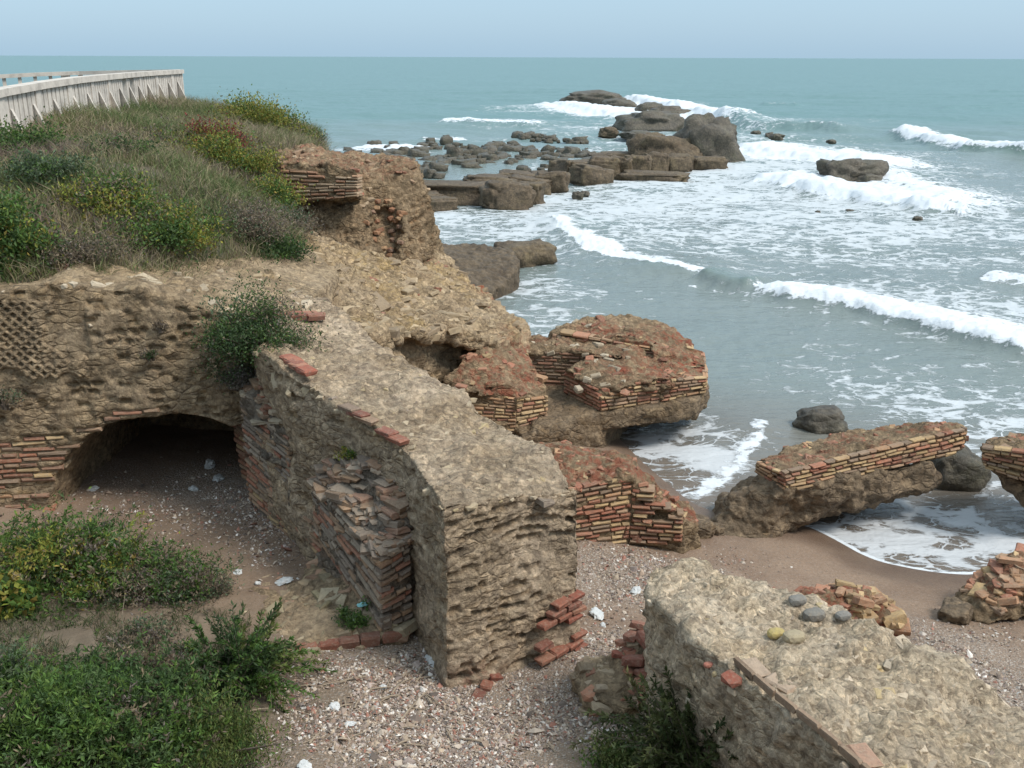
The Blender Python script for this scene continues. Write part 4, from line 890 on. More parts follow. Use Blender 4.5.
for px, py, s, c in ((776, 637, .13, (.40, .31, .12)), (706, 566, .12, (.38, .31, .17)), (795, 645, .16, (.34, .28, .18)), (815, 614, .17, (.17, .16, .14)), (800, 606, .14, (.19, .18, .16)), (752, 673, .11, (.42, .16, .1)), (707, 668, .07, (.36, .13, .09)), (845, 618, .12, (.2, .19, .17))):
    p = W(px, py, 2.15); k = np.argmin(((V12 - p)[:, :2] ** 2).sum(1) - V12[:, 2] * .02); chunk(mb, V12[k] + np.array([0, 0, .02]), (s, s * .7, s * .5), c, rotm(.3, 0, 0), sub=2, sq=.7, nz=.05)
mb.put('embedded_stones', M['brick'], t12)

# 13 tumbled bricks beyond that wall
t13 = ruin('small toppled heap of red and yellow bricks just beyond the pale foreground wall', 'brick rubble', W(850, 640, .5), name='brick_rubble')
s13 = [W(795, 612, .9), W(830, 600, .95), W(800, 590, 1.0), W(868, 590, .95), W(905, 630, .6), W(895, 645, .5), W(840, 650, .5), W(900, 620, .5), W(795, 640, .4), W(880, 600, .5), W(800, 595, .4)]
V, N, _ = rough('masonry_core', [hull(s13)], M['brown_core'], t13, .024, at=lambda V, N: {'red': .8 + 0 * V[:, 0]}, noise=((2, .05, 2), (6, .04, 3), (14, .02, 2)))
mb = MB(); scatter_top(mb, V, N, 75, lambda V: V[:, 0] < W(850, 610, .9)[0], palmix((.8, RED), (.2, BRN)), .06, .14, 47, nz=0, flat=.4)
scatter_top(mb, V, N, 110, lambda V: V[:, 0] > W(845, 610, .9)[0], palmix((.55, YEL), (.45, [(.33, .17, .1), (.36, .2, .12), (.3, .12, .08)])), .1, .18, 48, nz=-.2, flat=.42, sink=-.1)
mb.put('loose_bricks', M['brick'], t13)

# 14 stub between the two big walls
t14 = ruin('knee high stub of grey mortar and red brick bridging the gap between the two pale walls', 'brick wall', W(620, 690, .95), name='brick_wall')
o14 = P((572, 672, 1.1), (588, 655, 1.18), (625, 648, 1.28), (642, 622, 1.45), (660, 620, 1.5), (665, 690, 1.35), (640, 704, 1.15), (590, 700, 1.08))
V, N, _ = rough('masonry_core', [prism(o14, .6)], M['tuff'], t14, .024, noise=((2, .05, 2), (6, .04, 3), (14, .02, 2)), fx=scallop((1, .1, 0), .1, .2, .04, 8))
mb = MB()
for px, py, z, s in ((640, 625, 1.5, .13), (632, 636, 1.45, .14), (646, 640, 1.5, .15), (628, 650, 1.35, .1), (620, 655, 1.32, .12), (634, 660, 1.4, .17), (645, 672, 1.35, .14), (650, 655, 1.45, .1), (642, 684, 1.3, .12), (650, 690, 1.25, .13), (655, 630, 1.5, .12), (630, 670, 1.32, .1), (622, 643, 1.36, .1), (652, 676, 1.34, .12)):
    chunk(mb, W(px, py, z - .06), (s * 1.3, s, s * .5), random.choice(RED), sq=.5)
scatter_top(mb, V, N, 70, lambda V: V[:, 2] > .95, palmix((.7, [(.30, .24, .165), (.26, .2, .135), (.34, .27, .19)]), (.3, RED)), .07, .15, 58, nz=.1, sink=.5)
mb.put('rubble', M['brick'], t14)

# 15 cobbled step with a red kerb
t15 = ruin('low patch of mossy cobbles held by a thin red brick kerb', 'cobbled step', W(330, 640, 1.05), name='cobbled_step')
o15 = P((222, 600, 1.17), (290, 568, 1.13), (328, 556, 1.2), (372, 586, 1.32), (408, 618, 1.22), (398, 634, 1.15), (345, 640, 1.14), (298, 650, 1.12), (262, 630, 1.14))
V, N, _ = rough('cobbled_core', [prism(o15, .7)], M['tuff'], t15, .024, noise=((2, .05, 2), (6, .03, 3), (14, .015, 2)))
mb = MB(); scatter_top(mb, V, N, 120, lambda V: V[:, 2] > 1.0, palmix((.55, [(.22, .19, .12), (.26, .2, .13), (.19, .17, .1)]), (.2, [(.3, .18, .12)]), (.25, [(.33, .28, .19)])), .12, .24, 53, flat=.4, sink=.7)
mb.put('cobbles', M['brick'], t15)
mb = MB(); k0, k1 = W(296, 651, 1.1), W(402, 634, 1.12); d = k1 - k0; an = math.atan2(d[1], d[0])
for k in range(5): chunk(mb, k0 + d * (k + .5) / 5, (np.linalg.norm(d) / 5 * .96, .1, .09), np.array(random.choice([(.27, .1, .065), (.3, .13, .085), (.24, .11, .075)])) * .75, rotm(an + random.uniform(-.06, .06), 0, 0), sq=.35, nz=.05)
mb.put('brick_kerb', M['brick'], t15)

# ------------------------------------------------------------------ sea rocks
def boulder(name, loc, size, rz, mat, label=None, cat='rock', group=None, sq=.75, nz=.22, seed=0., sub=4, tilt=(0, 0), mesh=None):
    if mesh is None:
        V, _ = ICO[sub]; F = ICO[sub][1]; q = np.sign(V) * np.abs(V) ** sq
        n = fbm(V, 1.1, 3, seed) * nz + .35 * nz * fbm(V, 3.5, 3, seed + 5) - .4 * nz * np.abs(fbm(V, 2.2, 2, seed + 2)); q = q * (1 + n[:, None])
        q = q * np.array(size) * .5; mesh = mesh_np(name, q, F, mat, {'tone': np.clip(fbm(q, 1.0, 3, seed) + .2, 0, 1), 'red': np.zeros(len(q))}, True)
    o = link(name, mesh); o.location = Vector(loc); o.rotation_euler = (tilt[0], tilt[1], rz); return tag(o, label, cat, group)
t = ruin('flat brown rock shelf jutting into the water below the tower ruin', 'rock shelf', W(470, 295, 0), name='rock_shelf')
sh_ = P((395, 262, 1.3), (430, 246, .85), (480, 244, .75), (512, 250, .7), (520, 262, .65), (505, 283, .4), (482, 291, .45), (440, 290, .9), (400, 285, 1.3))
rough('shelf', [prism(sh_, -.8)], M['rock'], t, .055, noise=((.6, .10, 3), (2.2, .06, 3), (7, .04, 4)), blur=1)
p = W(525, 268, 0); boulder('shelf_rock', (p[0] - .1, p[1] + .8, .22), (1.9, 1.5, .95), .2, M['rock'], 'dark overhanging rock at the outer tip of the flat rock shelf', 'rock', None, .7, .25, 3.3)
# breakwater: (x, y of foot, width, height in photo px, yaw, tilt)
BW = [(508, 209, 42, 24, .25, .1), (527, 204, 28, 20, -.1, .05), (455, 203, 80, 18, .05, .02), (420, 207, 40, 13, .1, 0), (436, 211, 30, 12, .3, 0), (452, 196, 60, 12, 0, 0), (490, 195, 45, 16, .15, .05), (528, 193, 40, 14, .1, .1), (552, 191, 26, 18, -.1, 0), (574, 183, 34, 20, .4, .2),
      (593, 186, 32, 18, .3, .12), (603, 179, 26, 20, .1, 0), (621, 178, 18, 20, 0, 0), (639, 175, 20, 19, 0, .03), (657, 173, 17, 19, 0, 0), (678, 172, 24, 16, .05, .02), (709, 170, 30, 12, .1, .03), (655, 182, 56, 8, 0, 0), (520, 184, 36, 10, .2, .1), (545, 182, 30, 9, .1, 0), (582, 170, 40, 8, .1, 0), (625, 163, 55, 9, 0, 0)]
ORD = ['first', 'second', 'third', 'fourth', 'fifth', 'sixth', 'seventh', 'eighth', 'ninth', 'tenth', 'eleventh', 'twelfth', 'thirteenth', 'fourteenth', 'fifteenth', 'sixteenth', 'seventeenth', 'eighteenth', 'nineteenth', 'twentieth', 'twenty-first', 'twenty-second']
order = sorted(range(len(BW)), key=lambda i: BW[i][0]); rank = {i: k for k, i in enumerate(order)}
for i, (px, py, w, h, yaw, tl) in enumerate(BW):
    p = W(px, py, 0); m = np.linalg.norm(p - CAMP) / FPX; w_, h_ = w * m, h * m * 1.05; dd = min(w_, 2.2) * .8
    big = 'large squared brown' if w * h > 650 else 'low flat brown' if h < 13 else 'squared brown'
    boulder('breakwater_block', (p[0], p[1] + dd * .5, h_ * .38), (w_ * 1.25, dd * 1.2, h_ * 1.12), yaw + math.sin(i * 5.1) * .22, M['rock'], f'{big} stone block, {ORD[rank[i]]} from the landward left end of the breakwater', 'rock', 'blocks of the old breakwater', .44, .24, i * 2.7, 4, (0, tl))
def rk(px, py, w, h, label, seed, mat='rock', sq=.8, nz=.3, depth=.8, yaw=0., name='sea_rock'):
    p = W(px, py, 0); m = np.linalg.norm(p - CAMP) / FPX; w_, h_ = w * m, h * m
    return boulder(name, (p[0], p[1] + w_ * depth * .4, h_ * .3), (w_ * 1.1, w_ * depth, h_ * 1.45), yaw, M[mat], label, 'rock', None, sq, nz, seed, 4)
rk(712, 163, 58, 42, 'tall rounded brown boulder closing the seaward end of the breakwater', 1.1, 'dark_rock', nz=.32, depth=.8, sq=1.0)
rk(668, 164, 70, 26, 'ridged rock shoulder leaning against the tall rounded boulder', 7.2, nz=.3)
rk(852, 184, 54, 24, 'isolated dark rock ringed by white foam, right of the breakwater', 4.6, 'dark_rock', nz=.35)
rk(872, 186, 22, 10, 'small dark rock touching the right foot of the isolated foam-ringed rock', 4.1, 'dark_rock')
rk(598, 105, 56, 12, 'farthest long flat dark rock in the breaking surf', 9.4, 'dark_rock')
rk(620, 110, 30, 9, 'short dark rock at the right tip of the farthest flat rock', 2.2, 'dark_rock')
rk(655, 131, 62, 18, 'wide layered dark rock in the surf behind the tall boulder', 3.8, 'dark_rock')
rk(650, 114, 24, 10, 'small peaked dark rock in the spray beyond the wide layered rock', 5.8, 'dark_rock')
rk(672, 118, 34, 10, 'low dark rock in the spray right of the small peaked rock', 6.8, 'dark_rock')
rk(609, 136, 17, 8, 'lone small rock in calm water left of the wide layered rock', 8.8, 'rock')
rk(640, 138, 34, 6, 'thin flat rock just in front of the wide layered rock', 8.1, 'dark_rock')
rk(652, 143, 24, 9, 'squarish rock between the thin flat rock and the breakwater top', 2.9, 'rock')
rk(825, 433, 46, 20, 'dark smooth boulder standing behind the fallen brick slab', 5.2, 'dark_rock', nz=.2, sq=.85)
rk(962, 490, 46, 34, 'dark rock with green weed under the right end of the fallen slab', 6.4, 'dark_rock', nz=.2, sq=.85)
rk(728, 152, 14, 8, 'tiny wet rock at the foamy right foot of the tall boulder', 1.9, 'dark_rock')
for px, py, w, h in ((756, 135, 8, 4), (770, 137, 8, 4), (778, 139, 12, 5), (578, 199, 10, 7), (918, 222, 8, 5), (850, 213, 8, 3), (832, 143, 8, 3), (585, 196, 8, 5), (818, 214, 5, 3)):
    o = rk(px, py, w, h, 'small dark stone awash, showing alone just above the water', px * .1, 'dark_rock'); o['group'] = 'stones awash'
# foot stones of the low brick wall and the fallen slab
for px, py, z, s, l in ((690, 530, .35, (.55, .4, .35), 'dark lump of stone at the beach end of the low brick wall'), (712, 534, .2, (.22, .3, .3), 'small dark upright stone between the low brick wall and the fallen slab'),
                        (745, 536, .12, (.8, .4, .25), 'flat dark rock at the landward foot of the fallen slab'), (955, 612, .42, (.4, .3, .2), 'grey stone half buried beside the rounded beach lump'),
                        (660, 535, .45, (.5, .3, .2), 'low brown stone under the face of the low brick wall')):
    p = W(px, py, z); boulder('beach_rock', p, s, random.uniform(0, 1), M['wet_core'], l, 'rock', None, .7, .25, px * .3)
# the rocky patch inside the breakwater
RM = []
for k in range(7):
    V, F = ICO[2]; q = np.sign(V) * np.abs(V) ** .6; q = q * (1 + .5 * fbm(V, 1.5, 3, k * 7.)[:, None]) * [.5, .42, .42]
    RM.append(mesh_np('reef_stone', q, F, M['dark_rock'], {'tone': rng.rand(len(q)), 'red': np.zeros(len(q))}, True))
rr = random.Random(77); n_ = 0
while n_ < 285:
    px, py = rr.uniform(345, 610), rr.uniform(128, 183)
    f = math.exp(-((py - (158 + .02 * (px - 480))) / 9) ** 2) * (1 if 435 < px < 590 else .35) + .8 * (px < 445) * math.exp(-((py - 168) / 14) ** 2) * (px > 385) + .5 * math.exp(-((py - 148) / 4) ** 2) * (430 < px < 520)
    line2 = abs(py - (137 + (px - 520) * .10)) < 2.5 and 515 < px < 595
    if 440 < px < 520 and 169 < py < 182: continue
    if rr.random() > (1 if line2 else f): continue
    p = W(px, py, 0); m = np.linalg.norm(p - CAMP) / FPX; s = (3.8 + 9.5 * rr.random() ** 2) * m * (1.25 if py > 152 else 1)
    big = s / m > 9.5
    o = boulder('reef_stone', (p[0], p[1], s * .1), None, rr.uniform(0, 6), None, 'dark stone lying among many in the shallow rocky patch inside the breakwater', 'rock', 'stones of the shallow rocky patch', mesh=RM[n_ % 7])
    o.scale = (s * rr.uniform(1, 1.5), s * 1.1, s * rr.uniform(.7, 1.15)); n_ += 1

# ------------------------------------------------------------------ concrete balustrade
def fence(label, pts, step, fins, hh, inward, at_):
    t = thing('balustrade', at_, label, 'fence')
    pts = [np.array(p, float) for p in pts]; cum = np.r_[0, np.cumsum([np.linalg.norm(b - a) for a, b in zip(pts, pts[1:])])]
    def at(s):
        i = min(max(np.searchsorted(cum, s) - 1, 0), len(pts) - 2); f = (s - cum[i]) / (cum[i + 1] - cum[i]); d = pts[i + 1] - pts[i]; return pts[i] + d * f, d / np.linalg.norm(d)
    mb = MB(); kb_ = MB()
    for a, b in zip(pts, pts[1:]):
        bar(mb, a, b, .24, .11, (1, 1, 1)); z = np.array([0, 0, hh]); bar(kb_, a - z, b - z, .22, .3, (1, 1, 1))
    mb.put('top_rail', M['concrete'], t); kb_.put('kerb', M['concrete'], t)
    s = .1; k = 0; r = random.Random(3)
    while s < cum[-1]:
        p, d = at(s); post = k % 8 == 0
        if not (fins == 0 and r.random() < .1) and not (fins and (10.6 < s < 11.0 or 11.4 < s < 11.8)):
            m = MB(); w = .26 if post else .17 if fins else .1
            a_ = p + d * w / 2; b_ = p - d * w / 2
            zt = p[2] - .055; zb = p[2] - hh + .1
            bar(m, (p[0], p[1], zb), (p[0], p[1], zt), .16 if post else .12, w, (1, 1, 1), up=d); m.put('post' if post else 'baluster', M['concrete'], t)
        if fins and k % fins == 0:
            q = np.array([inward[0], inward[1], 0.]); m = MB(); hw = d * .05
            pr = [p + q * .08 - [0, 0, .26], p + q * .08 - [0, 0, hh + .25], p + q * .6 - [0, 0, hh + .25]]
            V = [v + hw for v in pr] + [v - hw for v in pr]; m.add(V, [[0, 1, 2], [3, 5, 4]], (1, 1, 1)); m.add(V, [[0, 2, 5, 3], [0, 3, 4, 1], [1, 4, 5, 2]], (1, 1, 1)); m.put('buttress', M['concrete'], t)
        s += step; k += 1
    return t
fp = [D(-60, 106, 13.5), D(0, 92, 15.6), D(40, 85, 17.6), D(75, 80, 19.6), D(105, 77, 22.5), D(140, 74, 26.5), D(180, 71.5, 31)]
fence('weathered concrete balustrade with triangular buttresses along the near side of the clifftop terrace', fp, .225, 5, 1.0, (.93, -.35), (*fp[1][:2], fp[1][2] - 1))
fq = [D(180, 71.5, 31.0) + [-.15, .35, 0], D(130, 72, 31.5), D(80, 73, 31.5), D(35, 74.5, 31), D(-10, 77, 30.5), D(-80, 80, 30)]
fence('far run of the concrete balustrade, open to the sea behind the near one', fq, .42, 0, .95, (0, 1), (*fq[3][:2], fq[3][2] - 1))

# ------------------------------------------------------------------ plants
LB = 1.4
def leaves(n, P0, up, size, pal, cols=None, asp=.45, seed=0):
    r = np.random.RandomState(seed); d = r.normal(size=(n, 3)); d[:, 2] = np.abs(d[:, 2]) * .6 + up; d /= np.linalg.norm(d, axis=1)[:, None]
    s = np.cross(d, r.normal(size=(n, 3))); s /= np.linalg.norm(s, axis=1)[:, None]; nn = np.cross(d, s)
    L = size * (.6 + .8 * r.rand(n))[:, None]
    a = P0; b = P0 + d * L * .5 + s * L * asp * .5 - nn * L * .08; c = P0 + d * L; e = P0 + d * L * .5 - s * L * asp * .5 - nn * L * .08
    V = np.stack([a, b, c, e], 1).reshape(-1, 3); i = np.arange(n) * 4; F = np.concatenate([np.stack([i, i + 1, i + 2], -1), np.stack([i, i + 2, i + 3], -1)])
    if cols is None:
        pal = np.array(pal); cols = pal[r.randint(len(pal), size=n)]
    cols = cols * (.7 + .6 * r.rand(n, 1)) * LB; return V, F, np.repeat(cols, 4, 0)
GRN = [(.045, .085, .018), (.06, .105, .022), (.038, .07, .02), (.075, .115, .025), (.055, .085, .03)]
DGR = [(.028, .05, .018), (.035, .062, .02), (.045, .07, .025)]
YGR = [(.15, .16, .028), (.19, .175, .035), (.12, .14, .024), (.19, .14, .035)]
DRY = [(.13, .10, .065), (.16, .125, .08), (.10, .075, .055), (.11, .09, .075)]
TEA = [(.065, .092, .05), (.055, .08, .04), (.085, .105, .06)]
REDL = [(.17, .03, .025), (.12, .025, .025), (.10, .04, .03)]
def bush(name, label, cat, c, rad, n, leaf, pals, seed, group=None, up=.35, clumps=26, asp=.45, gnd=None, stems=7, droop=0, sprig=0):
    """pals: list of (weight, palette); every clump keeps mostly to one palette"""
    r = np.random.RandomState(seed); c = np.array(c, float); rad = np.array(rad, float)
    t = thing(name, c, label, cat, group); n = int(n * 1.7); leaf = leaf * .74
    u = r.normal(size=(clumps, 3)); u[:, 2] = np.abs(u[:, 2]) * .9; u /= np.linalg.norm(u, axis=1)[:, None]
    cc = c + u * rad * (.45 + .55 * r.rand(clumps, 1)) * (1 + .25 * r.normal(size=(clumps, 1)).clip(-1, 1)); cc[:, 2] -= droop * np.abs(u[:, 0]) * rad[2]
    w = np.array([a for a, _ in pals], float); kind = r.choice(len(pals), clumps, p=w / w.sum())
    ci = r.randint(clumps, size=n); sp = rad.mean() * (.16 + .16 * r.rand(clumps))
    P0 = cc[ci] + r.normal(size=(n, 3)) * sp[ci][:, None] * [1, 1, .75]
    if gnd is not None:
        z0 = gnd(P0[:, 0], P0[:, 1]); P0[:, 2] = np.maximum(P0[:, 2], z0 + .02 * r.rand(n))
    cols = np.zeros((n, 3))
    for i in range(n):
        k = kind[ci[i]] if r.rand() < .8 else r.choice(len(pals), p=w / w.sum()); pl_ = pals[k][1]; cols[i] = pl_[r.randint(len(pl_))]
    cols *= (.8 + .4 * r.rand(clumps))[ci][:, None]
    V, F, C = leaves(n, P0, up, leaf, None, cols, asp, seed)
    if sprig:
        PP = []; DD = []; CC = []
        for k in range(sprig):
            j = r.randint(clumps); b = cc[j] + r.normal(size=3) * sp[j] * [1.1, 1.1, .6]; d = r.normal(size=3) * .75; d[2] = .55 + .5 * r.rand(); d /= np.linalg.norm(d); l = leaf * (4 + 4 * r.rand())
            pc = pals[kind[j]][1]; base = np.array(pc[r.randint(len(pc))]) * (.75 + .6 * r.rand())
            f = np.sort(r.rand(26)); PP.append(b + d * (f * l)[:, None] - np.outer(f * f, [0, 0, .3 * l])); DD.append(np.tile(d, (26, 1))); CC.append(np.tile(base, (26, 1)))
        PP = np.concatenate(PP); DD = np.concatenate(DD); CC = np.concatenate(CC); m = len(PP)
        d = DD * .7 + r.normal(size=(m, 3)) * .55; d /= np.linalg.norm(d, axis=1)[:, None]; s_ = np.cross(d, r.normal(size=(m, 3))); s_ /= np.linalg.norm(s_, axis=1)[:, None]
        l = leaf * 1.15 * (.6 + .7 * r.rand(m, 1)); V2 = np.stack([PP, PP + d * l * .5 + s_ * l * .13, PP + d * l, PP + d * l * .5 - s_ * l * .13], 1).reshape(-1, 3); i = np.arange(m) * 4 + len(V)
        V = np.r_[V, V2]; F = np.r_[F, np.stack([i, i + 1, i + 2], -1), np.stack([i, i + 2, i + 3], -1)]; C = np.r_[C, np.repeat(CC * LB * (.75 + .5 * r.rand(m, 1)), 4, 0)]
    put('foliage', V, F, M['leaf'], t, {'Col': C})
    mb = MB()
    for k in range(min(stems, clumps)):
        b = c + np.array([r.normal() * .15 * rad[0], r.normal() * .15 * rad[1], -.05]); e = cc[k]; m_ = (b + e) / 2 + r.normal(size=3) * .1 * rad.mean()
        tube(mb, [b, m_, e, e + (e - m_) * .35], [.014, .011, .007, .003], (.1, .08, .06), 4)
    mb.put('stems', M['twig'], t); return t
def fern(name, label, cat, c, L, n, seed, pal=GRN, leaf=.06, spread=1.0):
    r = np.random.RandomState(seed); c = np.array(c, float); t = thing(name, c, label, cat); PP = []; CC = []; DD = []; mb = MB()
    for k in range(n):
        az = r.rand() * 6.283; el = .35 + 1.0 * r.rand(); l = L * (.6 + .5 * r.rand()); d = np.array([math.cos(az) * math.cos(el) * spread, math.sin(az) * math.cos(el) * spread, math.sin(el)])
        b = c + np.array([r.normal(), r.normal(), 0]) * L * .16; pts = [b + d * l * s - np.array([0, 0, 1]) * l * .62 * s * s * math.cos(el) for s in np.linspace(0, 1, 9)]
        tube(mb, pts, np.linspace(.007, .002, 9), (.07, .075, .03), 3); base = 1.4 * np.array(pal[r.randint(len(pal))]) * (.75 + .5 * r.rand())
        for j in range(1, 9):
            for q in range(15):
                f = r.rand(); p = pts[j - 1] * (1 - f) + pts[j] * f; PP.append(p); CC.append(base); DD.append(pts[j] - pts[j - 1])
    PP = np.array(PP); CC = np.array(CC); DD = np.array(DD); DD /= np.linalg.norm(DD, axis=1)[:, None]; m = len(PP)
    d = DD * .75 + r.normal(size=(m, 3)) * .5; d /= np.linalg.norm(d, axis=1)[:, None]; s = np.cross(d, r.normal(size=(m, 3))); s /= np.linalg.norm(s, axis=1)[:, None]
    l = leaf * (.6 + .7 * r.rand(m, 1)); V = np.stack([PP, PP + d * l * .5 + s * l * .14, PP + d * l, PP + d * l * .5 - s * l * .14], 1).reshape(-1, 3); i = np.arange(m) * 4
    put('foliage', V, np.stack([i, i + 1, i + 2, i + 3], -1), M['leaf'], t, {'Col': np.repeat(CC * (.75 + .5 * r.rand(m, 1)), 4, 0)}); mb.put('stems', M['twig'], t); return t
def onG(px, py): return WG(px, py)
gzz = lambda x, y: ground_z(np.asarray(x), np.asarray(y))
# lower left thicket
bush('shrub', 'bright green leafy shrub covering the ground left of the vault mouth', 'shrub', onG(60, 585), (.75, .55, .5), 6000, .055, [(.65, GRN), (.2, YGR), (.15, DRY)], 1, gnd=gzz, sprig=700, clumps=60)
bush('shrub', 'low brown and green shrub trailing right toward the sand before the vault', 'shrub', onG(165, 588), (.6, .35, .28), 5000, .045, [(.4, GRN), (.2, TEA), (.4, DRY)], 2, gnd=gzz, sprig=350, clumps=45)
bush('shrub', 'dry purplish twiggy shrub at the tip of the low trailing bush', 'shrub', onG(212, 592), (.2, .18, .2), 1500, .035, [(.7, DRY), (.3, TEA)], 3, gnd=gzz)
bush('shrub', 'small shrub with large yellow-edged leaves at the left edge of the picture', 'shrub', onG(2, 612), (.2, .2, .3), 500, .10, [(.6, GRN), (.4, YGR)], 4, gnd=gzz, asp=.8)
bush('shrub', 'dense mid green shrub filling the lower left corner', 'shrub', onG(60, 750), (.75, .42, .40), 5000, .05, [(.75, GRN), (.15, DGR), (.1, DRY)], 5, gnd=gzz, sprig=1500, clumps=70)
bush('shrub', 'dark green shrub with brown stalks between the corner shrub and the arching plant', 'shrub', onG(130, 705), (.55, .32, .33), 3200, .05, [(.5, DGR), (.35, GRN), (.15, DRY)], 6, gnd=gzz, sprig=1100, clumps=60)
bush('shrub', 'olive yellowish shrub at the bottom edge beside the shell litter', 'shrub', onG(215, 748), (.42, .32, .35), 5500, .045, [(.6, [(.075, .09, .028), (.09, .105, .03)]), (.4, GRN)], 7, gnd=gzz, clumps=40, up=.8, asp=.3)
bush('shrub', 'dull grass green shrub at the left edge below the bright leafy one', 'shrub', onG(0, 690), (.35, .22, .2), 2000, .045, [(.6, GRN), (.3, TEA), (.1, DRY)], 8, gnd=gzz, sprig=200, clumps=40)
bush('shrub', 'dry twiggy brown weed tuft on the path between the green shrubs', 'shrub', onG(150, 645), (.35, .2, .15), 1500, .04, [(.7, DRY), (.3, TEA)], 9, gnd=gzz)
fern('arching_plant', 'big dark green plant with arching feathery fronds left of the red kerb', 'plant', onG(236, 680), .76, 150, 11, DGR + GRN + [(.09, .11, .03)], .05)
fern('arching_plant', 'feathery fronded plant growing at the bottom edge under the pale foreground wall', 'plant', onG(682, 768) + [.05, -.12, .15], .78, 160, 12, [(.05, .062, .022), (.07, .08, .03), (.04, .055, .02), (.10, .10, .04)], .05)
bush('shrub', 'low olive shrub at the bottom edge left of the fronded plant', 'shrub', onG(620, 770) + [0, -.05, 0], (.3, .25, .2), 2500, .045, [(.6, [(.06, .075, .025), (.08, .09, .03)]), (.4, GRN)], 13, gnd=gzz)
bush('weed', 'small weed with a snagged teal rag on the cobbled step', 'weed', W(355, 622, 1.2), (.13, .1, .18), 700, .04, [(.6, GRN), (.4, TEA)], 14, clumps=12)
bush('weed', 'yellow green weed at the foot of the pier plinth', 'weed', W(338, 550, 1.3), (.09, .08, .08), 350, .035, [(1, YGR)], 15, clumps=8)
bush('weed', 'thin yellow green weed rooted on the top of the stepped pier', 'weed', W(352, 455, 2.4), (.12, .12, .12), 450, .035, [(.6, YGR), (.4, GRN)], 16, clumps=9)
for k, (px, py, h, lean) in enumerate(((124, 640, .42, .1), (160, 668, .36, .4), (96, 735, .4, 0), (222, 640, .34, .5), (30, 585, .3, .8), (205, 700, .3, -.4), (180, 590, .25, .2))):
    p = onG(px, py); mb = MB(); tube(mb, [p, p + [lean * h * .4, 0, h * .6], p + [lean * h, .05, h]], [.006, .004, .002], (1, 1, 1), 4)
    tag(mb.put('dry_stalk', M['wood']), 'thin bare dry stalk sticking up out of the lower left shrubs', 'stalk', 'dry stalks in the shrubs')
# on the vault wall
bush('hanging_bush', 'straggling green and grey bush hanging over the right shoulder of the vaulted wall', 'bush', D(255, 352, 10.3), (.5, .3, .55), 9500, .045, [(.3, DGR), (.25, GRN), (.25, TEA), (.2, DRY)], 17, clumps=60, stems=16)
bush('hanging_bush', 'grey dry twigs trailing over the vault crown below the green bush', 'bush', D(235, 385, 10.35), (.3, .2, .22), 1600, .035, [(.7, [(.09, .08, .07), (.12, .105, .085)]), (.3, DGR)], 18, clumps=20, stems=14)
bush('weed', 'tiny green weed growing from the middle of the vaulted wall face', 'weed', D(150, 356, 10.25), (.1, .08, .07), 350, .035, [(.6, DGR), (.4, DRY)], 19, clumps=8)
bush('weed', 'sparse dry weed high on the vaulted wall face', 'weed', D(160, 328, 10.35), (.08, .06, .1), 200, .03, [(1, DRY)], 20, clumps=8)
bush('weed', 'grey weed on the left end of the vaulted wall below the net-pattern holes', 'weed', D(5, 405, 9.95), (.2, .1, .16), 700, .035, [(.7, DRY), (.3, TEA)], 21, clumps=14)
